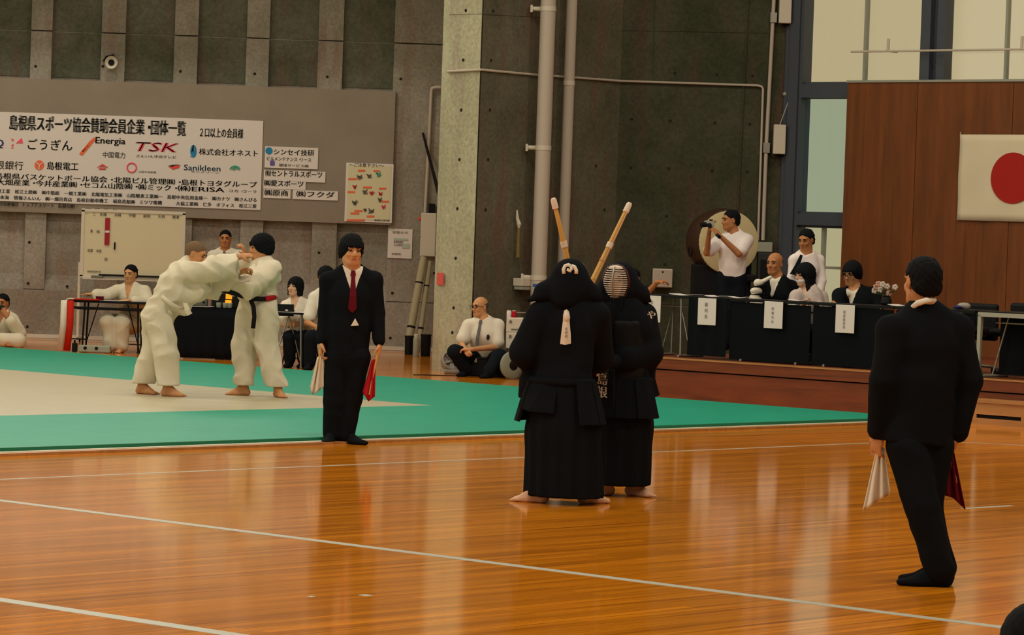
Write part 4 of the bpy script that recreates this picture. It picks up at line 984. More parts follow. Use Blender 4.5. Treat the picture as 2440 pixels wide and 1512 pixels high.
    def tie(s, m, length=0.36, w=0.035, add=0.0):
        up = (s.J['nb'] - s.J['ch']).normalized(); o = s.J['nb'] - up * 0.012; rows = []
        prof = [(0.0, 0.016), (0.035, 0.022), (0.05, 0.014), (length * .6, w * .8), (length * .9, w), (length, 0.004)]
        base = s.J['nb']
        for d, ww in prof:
            # follow the chest
            out = 0.075 + min(1, d / 0.16) * (0.055 + add) + add * .5
            c = o - up * d + s.fv * out; rows.append([c + s.sd * ww * x for x in (-1, -.3, .3, 1)])
        return part('necktie', sheet(rows, 0.012), m, s.T)
    def trousers(s, m, r=(0.098, 0.078, 0.068), f=0.96, top=0.06, hemz=None, name='trousers', res=None, folds=0.005):
        J = s.J; S = SDF(res or s.res); ax = (J['ch'] - J['pe']).normalized()
        S.cap(J['pe'] + ax * top, J['pe'] - ax * 0.03, 0.155, 0.165, 0.03, s.fv, 0.72)
        for g in 'lr':
            S.cap(J['hip' + g], J['k' + g], r[0], r[1], 0.03); S.cap(J['k' + g], J['k' + g].lerp(J['a' + g], f), r[1], r[2], 0.02)
        if folds: S.post(FOLD(folds))
        if hemz is not None: S.cut(Vector((0, 0, hemz)), -ZV)
        return part(name, S.mesh(), m, s.T, True)
    def shoes(s, m, r=1.12, name='shoe'):
        for g in 'lr':
            S = SDF(0.009); foot(S, s.J['a' + g], s.J['t' + g], False, r); S.cut(s.J['a' + g] + ZV * 0.02, ZV); part(name, S.mesh(), m, s.T, True)
# ================================================================== people
def ground(F, z, ah=0.085):
    for g in 'lr': F.J['t' + g].z = z; F.J['a' + g].z = z + ah
def drape(rows, Y, amp, m, T, name='cloth', waves=2.5, th=0.005, depth=0.0, nx=14):
    """hanging cloth: rows of (y, x_left, x_right) in picture measure at distance Y, folded in depth"""
    ys = [r[0] for r in rows]; grid = []
    N = 14
    for i in range(N + 1):
        y = ys[0] + (ys[-1] - ys[0]) * i / N
        xl = np.interp(y, ys, [r[1] for r in rows]); xr = np.interp(y, ys, [r[2] for r in rows])
        grid.append([P(xl + (xr - xl) * j / nx, y, Y + depth * i / N + amp * sin(j / nx * 2 * pi * waves + 0.6) * min(1, 0.25 + i / N)) for j in range(nx + 1)])
    return part(name, sheet(grid, th), m, T, True)
def poly_drape(top, low, Y, amp, m, T, waves=2.5, name='cloth'):
    """cloth between a top edge and a bottom edge, both picture polylines of equal length"""
    def along(pl, u):
        u = u * (len(pl) - 1); i = min(int(u), len(pl) - 2); f = u - i; return pl[i][0] + (pl[i + 1][0] - pl[i][0]) * f, pl[i][1] + (pl[i + 1][1] - pl[i][1]) * f
    grid = []
    for i in range(15):
        v = i / 14; row = []
        for j in range(17):
            u = j / 16; a, b = along(top, u), along(low, u)
            row.append(P(a[0] + (b[0] - a[0]) * v, a[1] + (b[1] - a[1]) * v, Y + amp * sin(u * 2 * pi * waves + 0.5) * (0.3 + 0.7 * v)))
        grid.append(row)
    return part(name, sheet(grid, 0.005), m, T, True)
def signal_flag(label, m, rod, top, low, Y, amp=0.02):
    a, b = P(*rod[0], Y), P(*rod[1], Y)
    T = thing('signal_flag', label, 'flag', P(low[len(low) // 2][0], low[len(low) // 2][1], Y), 'hand flags of the kendo referees')
    part('stick', tube([a, b], 0.008, 8), BAM, T); poly_drape(top, low, Y, amp, m, T)
    return T

# ---------------- referee in the middle distance (left)
F = Fig('referee in black suit and dark red tie, white and red hand flags', G(815, 1056).y, G(815, 1056), 0.010)
F.joints(h=(838, 598), nb=(839, 641), ch=(836, 705), pe=(828, 838), sl=(784, 668), sr=(890, 668), el=(775, 745, .02), er=(899, 745, .02), wl=(767, 812, -.03), wr=(904, 815, -.03),
         kl=(796, 955, -.02), kr=(838, 950, 0), al=(792, 1045), ar=(822, 1045), tl=(783, 1055, -.2), tr=(858, 1056, -.13))
ground(F, 0.0); F.J['tl'] = F.J['al'] + Vector((-.05, -.2, -.085)); F.J['tr'] = F.J['ar'] + Vector((.2, -.12, -.085))
F.face_dir((0.18, -1, 0), (0.32, -1, -0.02), (0.03, 0, 1), 1.10)
F.body(SK1, {'l': (Vector((0, -.1, -1)), XV, 1, .7), 'r': (Vector((0, -.1, -1)), -XV, -1, .7)}, False)
F.hair('bowl', HAIR); F.face(); F.trousers(SUIT, (0.108, 0.085, 0.078), 1.0); F.shirt(WHITEC); F.jacket(SUIT, 0.03, 0.24, 0.075, 0.022, sl=(0.074, 0.064, 0.052), f=.93); F.tie(DARKRED, 0.34)
F.shoes(SUIT)
part('shirt_tail', prism([F.q(836, 776, -.16), F.q(846, 758, -.16), F.q(855, 775, -.16)], (0, .02, 0)), WHITEC, F.T)
REF1 = F
signal_flag('white hand flag hanging beside the left referee leg', WHITEC, ((764, 822), (755, 930)), [(756, 852), (762, 846), (770, 852)], [(738, 926), (746, 941), (771, 921)], F.Y - .06)
signal_flag('red hand flag hanging from the left referee hand', REDM, ((903, 826), (880, 940)), [(886, 858), (890, 855), (895, 858)], [(864, 934), (878, 956), (893, 944)], F.Y - .08, 0.015)

# ---------------- referee in the foreground (right), seen from behind
F = Fig('referee in black suit seen from behind, standing near the right edge', G(2235, 1392).y, G(2225, 1390), 0.011)
F.joints(h=(2197, 672), nb=(2200, 742), ch=(2203, 822), pe=(2186, 1000), sl=(2126, 788, -.09), sr=(2280, 786, .09), el=(2106, 905, -.10), er=(2306, 905, .10), wl=(2094, 1026, -.04), wr=(2279, 1030, .1),
         kl=(2196, 1205, -.09), kr=(2204, 1200, .05), al=(2240, 1360, -.10), ar=(2243, 1355, .06), tl=(2150, 1390, -.10), tr=(2160, 1385, .10))
F.J['hlip'] = F.q(2160, 1062, -.05); F.J['hrip'] = F.q(2222, 1062, .05)
ground(F, 0.0)
F.face_dir((-0.45, 0.89, 0), (-0.40, 0.92, 0.0), (0, 0, 1), 1.10)
F.body(SK4, {'l': (Vector((-.1, -.0, -1)), Vector((.6, .5, 0)), -1, .7), 'r': (Vector((-.2, 0, -1)), Vector((-1, .2, 0)), 1, .7)}, False, 1.05)
F.hair('short', HAIR); F.trousers(SUIT, (0.112, 0.090, 0.078), 1.0); F.shirt(WHITEC, 0.0)
F.jacket(SUIT, 0.12, 0, 0, 0.030, sl=(0.085, 0.076, 0.062), f=.97, waist=1.08); F.shoes(SUIT, 1.15)
part('shirt_collar', tube([F.q(2168, 736, -.06), F.q(2186, 722, -.10), F.q(2208, 715, -.11), F.q(2230, 714, -.07)], [.012, .017, .016, .010], 8, .5), WHITEC, F.T, True)
REF2 = F
signal_flag('white hand flag held low by the right referee', WHITEC, ((2092, 1058), (2082, 1150)), [(2090, 1064), (2098, 1062), (2107, 1068)], [(2056, 1217), (2092, 1192), (2122, 1176)], F.Y - .04, 0.03)
signal_flag('dark red hand flag in shade behind the right referee thigh', DARKRED, ((2262, 1064), (2278, 1150)), [(2256, 1072), (2264, 1068), (2272, 1072)], [(2240, 1176), (2272, 1186), (2300, 1213)], F.Y + .12, 0.02)

# ---------------- kendo players
def kendoka(label, Y, base, J, tf, hf, front):
    F = Fig(label, Y, base, 0.013); F.joints(**J); ground(F, 0.0)
    F.face_dir(tf, hf, (0, 0, 1), 1.0)
    F.body(SK3, None, True)
    Jn = F.J; side = F.sd
    # pleated divided skirt
    S = SDF(0.013); low = Vector((F.hem.x, F.hem.y, 0.10)) if hasattr(F, 'hem') else Vector((Jn['pe'].x, Jn['pe'].y, 0.1))
    return F, low
def hakama(F, top, low, r0, r1, sq, zc):
    S = SDF(0.013); mid = top.lerp(low, 0.45)
    S.cap(top, mid, r0, (r0 + r1) / 2 * 1.06, 0.04, F.fv, sq); S.cap(mid, low, (r0 + r1) / 2 * 1.06, r1, 0.04, F.fv, sq)
    ox, oy = low.x, low.y; s_, f_ = F.sd, F.fv
    def pl(X, Y, Z, f):
        a = np.arctan2((X - ox) * s_.x + (Y - oy) * s_.y, (X - ox) * f_.x + (Y - oy) * f_.y); w_ = np.clip((1.0 - Z) / 0.8, 0, 1)
        return f + 0.011 * w_ * np.sin(a * 14 + 0.4 * np.sin(a * 3))
    S.post(pl); S.cut(Vector((0, 0, zc)), -ZV + F.fv * 0.0)
    part('hakama', S.mesh(), KENDO, F.T, True)
def tare(F, c, r, sq, h, n=5, a0=-1.15, a1=1.15, back=False):
    """waist armour: stiff padded flaps hanging round the front and sides"""
    fv = F.fv; sd = F.sd
    part('waistband', tube([c + (fv * cos(a) * r * sq + sd * sin(a) * r) for a in np.linspace(0, 2 * pi, 29)], 0.028, 8), KENDO, F.T, True)
    out = []
    for i in range(n):
        a = a0 + (a1 - a0) * i / (n - 1); d = (fv * cos(a) + sd * sin(a)).normalized(); p = c + fv * cos(a) * r * sq + sd * sin(a) * r; tg = d.cross(ZV)
        rows = []
        for k in range(5):
            v = k / 4; wd = 0.072 + 0.02 * v; o = p + d * (0.025 + 0.07 * v) - ZV * h * v
            rows.append([o + tg * wd * x - d * 0.02 * abs(x) for x in (-1, -.5, 0, .5, 1)])
        out.append((part('tare_flap', sheet(rows, 0.02), KENDO, F.T), p, d, tg))
    return out
def men(F, tipl, tipr, grill):
    h = F.H; ax = (F.hR, F.hF, F.hU); S = SDF(0.011); J = F.J
    S.ell(h(0, -0.012, 0.022), (0.110, 0.126, 0.108), ax, 0.03); S.cap(h(0, -0.02, -0.02), h(0, -0.03, -0.10), 0.112, 0.115, 0.04, F.hF, 0.95)
    for tip, g in ((tipl, -1), (tipr, 1)):
        b = h(0.07 * (1 if (tip - J['h']).dot(F.hR) > 0 else -1), -0.01, -0.06)
        S.cap(b, b.lerp(tip, .5) + ZV * 0.004, 0.085, 0.075, 0.05, (F.fv + ZV * .2), 1.0); S.cap(b.lerp(tip, .5), tip, 0.065, 0.026, 0.03, ZV, .55)
    S.cap(h(0, -0.08, -0.06), J['nb'] - F.fv * 0.08, 0.07, 0.07, 0.05)
    if grill: S.ell(h(0, 0.155, -0.012), (0.083, 0.105, 0.112), ax, 0.012, True)
    mo = part('men_helmet', S.mesh(), KENDO, F.T, True)
    part('chin_flap', rbox(h(0, 0.095, -0.155), 0.13, 0.03, 0.10, ax, 0.012), KENDO, F.T)
    # face grill: curved bars
    gl = part('grill_spine', tube([h(0, 0.075 + 0.068 * sqrt(max(0, 1 - ((z + .012) / .125) ** 2)), z) for z in np.linspace(-.122, .098, 14)], 0.0065, 8), CHROME if grill else LACQ, F.T, True)
    for z in np.linspace(-.108, .084, 14):
        q = sqrt(max(0.02, 1 - ((z + .012) / .122) ** 2)); wd = .086 * q
        part('grill_bar', tube([h(wd * sin(a), 0.068 + 0.066 * q * cos(a), z) for a in np.linspace(-1.5, 1.5, 11)], 0.0046, 6), mat('grill_titanium', (0.62, 0.56, 0.48), .4, .4), gl, True)
    part('grill_rim', tube([h(.092 * cos(a), 0.070, -.012 + .118 * sin(a)) for a in np.linspace(0, 2 * pi, 33)], 0.011, 8), mat('dark_red_lacquer', (0.05, 0.008, 0.006), .4), F.T, True)
    return mo
def kote(F, g, w, tgt):
    S = SDF(0.010); e = F.J['e' + g]; d = (w - e).normalized()
    S.cap(e.lerp(w, .35), w, 0.055, 0.048, 0.02); S.cap(w, w + d * 0.05, 0.050, 0.055, 0.02); S.ell(w + d * 0.09, (0.05, 0.055, 0.05), k=0.02)
    u, v = perp(d)
    for i in range(4): S.cap(w + d * 0.10 + u * (i - 1.5) * 0.02, w + d * 0.12 + u * (i - 1.5) * 0.02 - v * 0.04, 0.013, 0.012, 0.006)
    S.cap(w + d * .06 + v * .02, w + d * .11 - v * .03 + u * .035, 0.018, 0.015, 0.01)
    part('kote_glove', S.mesh(), KENDO, F.T, True)
def shinai(label, a, b):
    """bamboo sword from pommel a to tip b: handle, guard, four slats, band, string, tip cap"""
    d = (b - a); L = d.length; d.normalize(); T = thing('bamboo_sword', label, 'sword', a, 'bamboo practice swords')
    u, v = perp(d); at = lambda t: a + d * (L * t)
    part('handle', tube([at(0), at(.02), at(.27), at(.30)], [.012, .0155, .0165, .018], 12), LEATH, T, 40)
    part('guard', lathe([(.016, 0), (.04, .001), (.042, .005), (.016, .007)], at(.30), d, 24), LACQ, T)
    for i in range(4):
        o = u * cos(i * pi / 2 + .78) + v * sin(i * pi / 2 + .78)
        part('slat', tube([at(.30) + o * .0085, at(.55) + o * .0085, at(.75) + o * .0075, at(.96) + o * .006], [.0125, .0125, .011, .0095], 8), BAM, T, 50)
    part('binding', tube([at(.735), at(.765)], .0225, 12), LEATH, T); part('tip_cap', tube([at(.945), at(.99), at(1.0)], [.0215, .020, .014], 14), LEATH, T, 50)
    part('string', tube([at(.27) + u * .02, at(.99) + u * .019], .0022, 5), LEATH, T)
    for t_ in (.42, .55, .66): part('node', tube([at(t_) - d * .004, at(t_) + d * .004], .0225, 10), mat('bamboo_node', (.50, .27, .06), .5), T)
    return T

# front player, seen from behind
Y1 = G(1262, 1196).y
F = Fig('kendo player in black armour seen from behind, white ribbon on back', Y1, G(1335, 1195), 0.012)
F.joints(h=(1360, 662), nb=(1357, 712), ch=(1350, 780), pe=(1338, 915), sl=(1288, 752), sr=(1420, 752), el=(1252, 838, .02), er=(1425, 850, .18), wl=(1300, 880, .26), wr=(1345, 860, .34),
         kl=(1305, 1050), kr=(1378, 1050, .03), al=(1285, 1185, .0), ar=(1398, 1180, .06), tl=(1240, 1195, .05), tr=(1430, 1180, .3))
ground(F, 0.0); F.face_dir((0.42, 0.9, 0), (0.42, 0.9, 0), (0, 0, 1), 1.0)
F.J['tl'] = F.J['al'] + Vector((-.17, .05, -.085)); F.J['tr'] = F.J['ar'] + Vector((.16, .09, -.085))
F.body(SK3, None, True)
hakama(F, F.q(1342, 905), Vector((F.q(1344, 1150).x, F.q(1344, 1150).y + .02, 0.05)), 0.20, 0.265, 0.80, 0.045)
S = SDF(0.012); F.torso(S, 0.035, low=0.05, waist=1.05); F.sleeves(S, 0.095, 0.105, 0.105, 0.45); S.cap(F.q(1255, 905, .05), F.q(1246, 955, .05), 0.05, 0.035, 0.05)
S.cut(F.J['pe'] - ZV * .1, -ZV); part('keikogi', S.mesh(), KENDO, F.T, True)
S = SDF(0.012); S.cap(F.J['pe'] + ZV * .06 + F.fv * .03, F.J['ch'] + F.fv * .03, 0.185, 0.17, 0.03, F.fv, .68); S.cut(F.J['ch'] + ZV * .05, ZV); part('chest_armour', S.mesh(), LACQ, F.T, True)
tare(F, F.J['pe'] + ZV * .02, 0.21, 0.72, 0.27, 7, -2.0, 2.0)
part('tare_flap', sheet([[F.q(1262, 908, -.02 + .02 * k), F.q(1300, 908, -.12 + .02 * k), F.q(1330, 910, -.14 + .02 * k)] if k == 0 else [F.q(1237, 970, -.02), F.q(1262, 980, -.14), F.q(1320, 985, -.20)] for k in (0, 1)], 0.02), KENDO, F.T)
men(F, F.q(1262, 714, -.02), F.q(1432, 722, .05), False)
kote(F, 'l', F.J['wl'], None); kote(F, 'r', F.J['wr'], None)
K1 = F
# white ribbon tied on the back, white emblem on the helmet
Yr = Y1 - .19
rb = part('back_ribbon', sheet([[P(1344, 740, Yr), P(1350, 737, Yr), P(1356, 742, Yr)], [P(1343, 752, Yr), P(1350, 752, Yr - .02), P(1357, 755, Yr)], [P(1342, 764, Yr), P(1350, 764, Yr - .01), P(1356, 765, Yr)], [P(1338, 795, Yr), P(1349, 795, Yr - .015), P(1359, 795, Yr)], [P(1335, 819, Yr), P(1347, 821, Yr - .01), P(1360, 818, Yr)]], 0.010), WHITEC, F.T, label='white ribbon with small black lettering')
for i, ch_ in enumerate('島根県'): text(ch_, 0.022, P(1345, 786 + i * 9, Yr - .03), XV, ZV, INK, rb)
part('ribbon_knot', ball(P(1350, 755, Yr - .01), (.02, .016, .03)), WHITEC, rb, True)
def onmen(x, y): # point on the back of the helmet
    r = ray(x, y).normalized(); c = F.H(0, -0.012, 0.022); b = r.dot(c - CAMP); dd = (CAMP + r * b - c).length
    return CAMP + r * (b - sqrt(max(0, 0.120 ** 2 - dd * dd)) - 0.006)
em = [[(1344, 652), (1343, 641), (1347, 633), (1354, 631), (1360, 634)], [(1360, 634), (1362, 641), (1358, 646), (1353, 643), (1355, 640)], [(1362, 633), (1369, 636), (1373, 644), (1373, 652)]]
for i, e in enumerate(em): part('emblem_stroke', tube([onmen(*q) for q in e], .0125 if i != 1 else .010, 8), WHITEC, F.T, True, label='white emblem on the helmet')
shinai('bamboo sword of the front player slanting up to the right', F.q(1306, 892, .33), F.q(1501, 483, .62))

# rear player facing left, grill visible
Y2 = G(1522, 1182).y
F = Fig('kendo player in black armour facing left with striped face grill', Y2, G(1475, 1180), 0.012)
F.joints(h=(1476, 668), nb=(1484, 715), ch=(1486, 780), pe=(1480, 910), sl=(1432, 752, -.08), sr=(1534, 752, .08), el=(1420, 840, -.2), er=(1545, 840, .0), wl=(1412, 850, -.30), wr=(1428, 872, -.30),
         kl=(1450, 1050, .0), kr=(1505, 1050, .02), al=(1446, 1175, .0), ar=(1508, 1168, .05), tl=(1415, 1182, -.2), tr=(1538, 1182, -.05))
ground(F, 0.0); F.face_dir((-0.45, -0.9, 0), (-0.36, -0.93, -0.03), (0, 0, 1), 1.0)
F.J['tl'] = F.J['al'] + Vector((-.14, -.15, -.085)); F.J['tr'] = F.J['ar'] + Vector((.14, -.15, -.085))
F.body(SK3, None, True); F.face()
hakama(F, F.q(1480, 900), Vector((F.q(1468, 1150).x, F.q(1468, 1150).y + .02, 0.09)), 0.20, 0.235, 0.82, 0.075)
S = SDF(0.012); F.torso(S, 0.03, low=0.05); F.sleeves(S, 0.09, 0.10, 0.10, 0.45); S.cap(F.q(1548, 800, .02), F.q(1548, 900, .05), 0.045, 0.04, 0.05); S.cut(F.J['pe'] - ZV * .1, -ZV); part('keikogi', S.mesh(), KENDO, F.T, True)
S = SDF(0.012); S.cap(F.J['pe'] + ZV * .06 + F.fv * .04, F.J['ch'] + F.fv * .04, 0.185, 0.17, 0.03, F.fv, .68); S.cut(F.J['ch'] + ZV * .05, ZV); do_ = part('chest_armour', S.mesh(), LACQ, F.T, True)
fl = tare(F, F.J['pe'] + ZV * .02, 0.20, 0.74, 0.25)
part('tare_flap', sheet([[F.q(1528, 880, .0), F.q(1545, 880, .06), F.q(1552, 878, .1)], [F.q(1530, 950, -.02), F.q(1550, 950, .05), F.q(1570, 941, .1)]], 0.02), KENDO, F.T)
# name bag on the front flap with white lettering
_, p_, d_, tg_ = fl[1]
zk = F.q(1440, 880, -.3); 
o_ = F.q(1436, 925, -.36)
nb_ = part('name_bag', rbox(o_, 0.17, 0.02, 0.26, (F.sd, F.fv, ZV), 0.008), KENDO, F.T)
xd = (-F.sd) if (-F.sd).x > 0 else F.sd
xd = Vector((-F.fv.y, F.fv.x, 0)) if Vector((-F.fv.y, F.fv.x, 0)).x > 0 else Vector((F.fv.y, -F.fv.x, 0))
for i, ch_ in enumerate('島根'): text(ch_, 0.085, o_ + ZV * (0.03 - i * 0.085) + F.fv * .012 + xd * 0.0, xd, ZV, WHITEC, nb_, bold=.03, align='CENTER')
text('立正', 0.05, o_ + ZV * 0.085 + F.fv * .012, xd, ZV, INKG, nb_, align='CENTER')
text('や', 0.06, F.q(1541, 757, -.14), XV, ZV, WHITEC, F.T, bold=.04, name='sleeve_mark')
part('chest_cord', tube([F.q(1424, 879, -.33), F.q(1437, 876, -.33)], .004, 6), BAM, F.T)
men(F, F.q(1415, 722, -.1), F.q(1545, 716, .06), True)
kote(F, 'l', F.J['wl'], None); kote(F, 'r', F.J['wr'], None)
part('helmet_cord', tube([F.H(.06, .06, .09), F.H(.075, .03, .06), F.H(.10, -.01, .05)], .008, 6), LEATH, F.T)
part('forehead_cloth', ball(F.H(0, .078, .088), (.05, .03, .018), (F.hR, F.hF, F.hU)), LEATH, F.T, True)
shinai('bamboo sword of the rear player rising behind the front helmet', F.q(1420, 905, -.28), F.q(1318, 472, -.52))

# ---------------- judo players
Yj = G(400, 942, MZ).y
F = Fig('judo player bending forward in cream gi, cropped hair, gripping sleeve', Yj, G(375, 940, MZ), 0.011)
F.joints(h=(466, 606, .02), nb=(443, 634), ch=(424, 668), pe=(376, 742), sl=(438, 652, .14), sr=(447, 650, -.14), el=(505, 690, .16), er=(508, 640, -.17), wl=(572, 648, .10), wr=(570, 612, -.06),
         kl=(366, 838, .12), kr=(396, 842, -.12), al=(338, 915, .14), ar=(398, 932, -.12), tl=(370, 935, .1), tr=(447, 944, -.12))
ground(F, MZ)
F.J['tl'] = F.J['al'] + Vector((.22, -.10, -.085)); F.J['tr'] = F.J['ar'] + Vector((.23, -.05, -.085))
F.face_dir((0.75, -.25, -.2), (1, -.25, -.35), (.3, 0, 1), 1.06)
F.fv = Vector((.8, -.1, -.55)).normalized(); F.sd = YV.copy()
F.body(SK4, {'l': (Vector((.7, -.4, .3)), Vector((0, -.4, -1)), 1, 1.0), 'r': (Vector((.9, .1, .2)), Vector((0, .6, -1)), -1, 1.0)}, True)
F.hair('buzz', HAIRB); F.face()
F.trousers(GI, (0.130, 0.120, 0.112), 1.0, folds=.017, name='gi_trousers', hemz=MZ + .105)
S = SDF(0.011); J = F.J
S.cap(J['pe'] + Vector((0, 0, -.05)), J['ch'], 0.19, 0.19, 0.05, F.fv, .8); S.cap(J['ch'], J['nb'] - F.fv * .0, 0.175, 0.10, 0.05, F.fv, .9)
S.cap(F.q(398, 722), F.q(440, 735, -.05), 0.11, 0.05, 0.05); S.cap(F.q(425, 700, -.05), F.q(478, 690, -.05), 0.13, 0.10, 0.06); S.cap(F.q(420, 735, -.08), F.q(444, 742, -.1), 0.07, 0.035, 0.03)
S.cap(J['sr'], J['er'], 0.105, 0.115, 0.05); S.cap(J['er'], F.q(561, 628, -.10), 0.115, 0.120, 0.03, YV, .7); S.cap(J['sl'], J['el'], 0.10, 0.10, 0.05); S.cap(J['el'], F.q(556, 655, .12), 0.10, 0.095, 0.03)
S.cut(F.q(568, 628), XV); S.post(FOLD(.020, 1.25))
part('gi_jacket', S.mesh(), GI, F.T, True)
part('belt', tube([F.q(386, 706, -.20), F.q(405, 722, -.24), F.q(425, 734, -.2), F.q(440, 732, -.12)], .022, 8, .5), GI, F.T, True)
part('belt_tail', sheet([[F.q(436, 722, -.22), F.q(446, 722, -.22)], [F.q(442, 740, -.24), F.q(452, 736, -.24)], [F.q(446, 752, -.23), F.q(458, 746, -.23)]], .012), GI, F.T)

F = Fig('judo player in cream gi with black belt and red stripe, dark hair', G(575, 942, MZ).y, G(612, 945, MZ), 0.011)
F.joints(h=(622, 590), nb=(630, 627), ch=(630, 655), pe=(622, 725), sl=(618, 645, .15), sr=(645, 645, -.12), el=(560, 640, .20), er=(592, 685, -.28), wl=(586, 608, .05), wr=(518, 676, -.20),
         kl=(580, 822, .06), kr=(634, 828, -.05), al=(582, 922, .05), ar=(662, 926, -.06), tl=(525, 944, .0), tr=(685, 950, -.1))
F.J['hlip'] = F.q(597, 735, .08); F.J['hrip'] = F.q(634, 735, -.08)
ground(F, MZ)
F.J['tl'] = F.J['al'] + Vector((-.23, -.05, -.085)); F.J['tr'] = F.J['ar'] + Vector((.10, -.22, -.085))
F.face_dir((-1, -.3, 0), (-1, -.28, -.10), (-.1, 0, 1), 1.10)
F.body(SK4, {'l': (Vector((-.3, -.3, .7)), Vector((-1, 0, 0)), 1, 1.0), 'r': (Vector((-1, -.1, .1)), Vector((0, .6, .6)), -1, .9)}, True)
F.hair('full', HAIR); F.face()
F.trousers(GI, (0.130, 0.115, 0.102), 1.0, folds=.017, name='gi_trousers', hemz=MZ + .105)
S = SDF(0.011); J = F.J
S.cap(F.q(620, 690), J['ch'], 0.17, 0.185, 0.05, F.fv, .85); S.cap(J['ch'], J['nb'] - ZV * .02, 0.17, 0.09, 0.05, F.fv, .85); S.cap(J['pe'] + ZV * .09, F.q(615, 722), 0.165, 0.16, 0.04, F.fv, .9)
S.cap(J['sr'], J['er'], 0.11, 0.115, 0.05); S.cap(J['er'], F.q(535, 672, -.22), 0.112, 0.100, 0.03); S.cap(J['sl'], J['el'], 0.10, 0.10, 0.05); S.cap(J['el'], F.q(576, 622, .1), 0.09, 0.085, 0.03)
S.cap(F.q(566, 690, -.1), F.q(600, 735, -.1), 0.05, 0.07, 0.05); S.post(FOLD(.020, 1.25))
part('gi_jacket', S.mesh(), GI, F.T, True)
bl = part('belt', tube([F.q(522, 689, -.36), F.q(550, 696, -.34), F.q(575, 704, -.3), F.q(605, 712, -.235), F.q(630, 712, -.215), F.q(652, 709, -.12), F.q(660, 708, .05), F.q(640, 708, .2), F.q(600, 710, .22)], .024, 8, .45), mat('black_belt_cotton', (.012, .010, .012), .8, .1), F.T, True, label='black belt')
part('belt_stripe', tube([F.q(634, 711, -.222), F.q(645, 709.5, -.18), F.q(657, 708, -.07)], .0255, 8, .5), REDM, bl, True, label='red stripe')
part('belt_tail', tube([F.q(596, 711, -.25), F.q(604, 730, -.25), F.q(606, 755, -.24), F.q(603, 782, -.24)], .022, 8, .4), MATS['black_belt_cotton'], bl, True)
part('lapel', sheet([[F.q(606, 628, -.06), F.q(611, 634, -.12)], [F.q(594, 640, -.10), F.q(600, 648, -.16)], [F.q(585, 652, -.1), F.q(592, 660, -.17)]], .014), WHITEC, F.T)
# ---------------- people seated round the judo tables
def seated(label, Y, base, J, tf, hf, hs=1.06, res=0.012, hu=(0, 0, 1), z=0.0):
    F = Fig(label, Y, base, res); F.joints(**J); ground(F, z); F.face_dir(tf, hf, hu, hs); return F
def toes(F, d):
    for g in 'lr': F.J['t' + g] = F.J['a' + g] + Vector(d).normalized() * .2 - ZV * .085
# cut off by the left edge
Yk = G(20, 826).y + .25
F = seated('child in cream gi and dark mask sitting at the left edge', Yk, G(5, 826), dict(h=(6, 722), nb=(5, 748), ch=(4, 768), pe=(-4, 806, .1), sl=(-24, 760), sr=(30, 760), el=(-44, 795, -.05), er=(48, 794, -.08), wl=(-30, 770, -.2), wr=(18, 757, -.22),
           kl=(-50, 812, -.35), kr=(44, 812, -.35), al=(10, 815, -.35), ar=(-12, 815, -.35), tl=(0, 0), tr=(0, 0)), (-.1, -1, 0), (-.25, -1, -.05))
for g, a_ in (('l', (12, 818, -.38)), ('r', (-14, 818, -.42))): F.J['a' + g] = F.q(*a_); F.J['a' + g].z = .10; F.J['t' + g] = F.J['a' + g] + Vector((.1 if g == 'l' else -.1, -.15, -.085))
F.body(SK2, {'l': (Vector((.4, 0, .8)), -YV, 1, .6), 'r': (Vector((-.5, .1, .8)), YV, -1, .5)}, True)
F.hair('short', HAIR); F.face(); F.trousers(GI, (.10, .10, .09), .9, name='gi_trousers'); F.jacket(GI, .06, .16, .05, .02, 'gi_jacket', (.08, .085, .085), .75)
S = SDF(.008); S.ell(F.H(0, .06, -.045), (.066, .055, .05), (F.hR, F.hF, F.hU)); S.cut(F.H(0, .03, 0), -F.hF); S.cut(F.H(0, 0, -.005), F.hU); part('face_mask', S.mesh(), mat('dark_green_mask', (.012, .02, .014), .8), F.T, True)

# table keeper with outstretched arm
Yt = 43.1
F = seated('boy in cream gi seated at the table, arm reaching left', Yt, G(285, 838), dict(h=(311, 653), nb=(310, 683), ch=(312, 706), pe=(312, 762, .1), sl=(279, 693), sr=(344, 694), el=(254, 704, -.18), er=(356, 725, -.1), wl=(222, 701, -.28), wr=(308, 716, -.28),
           kl=(257, 766, -.42), kr=(290, 768, -.42), al=(262, 828, -.36), ar=(290, 830, -.36), tl=(258, 835, -.55), tr=(286, 838, -.55)), (-.15, -1, 0), (-.35, -1, -.05), 1.06)
toes(F, (-.2, -1, 0))
F.body(SK1, {'l': (Vector((-1, -.1, 0)), -ZV, -1, .3), 'r': (Vector((-1, -.2, 0)), -ZV, -1, .4)}, True)
F.hair('short', HAIR); F.face(); F.trousers(GI, (.105, .105, .10), .93, name='gi_trousers', folds=.01); F.jacket(GI, .06, .17, .045, .02, 'gi_jacket', (.085, .085, .08), .72)

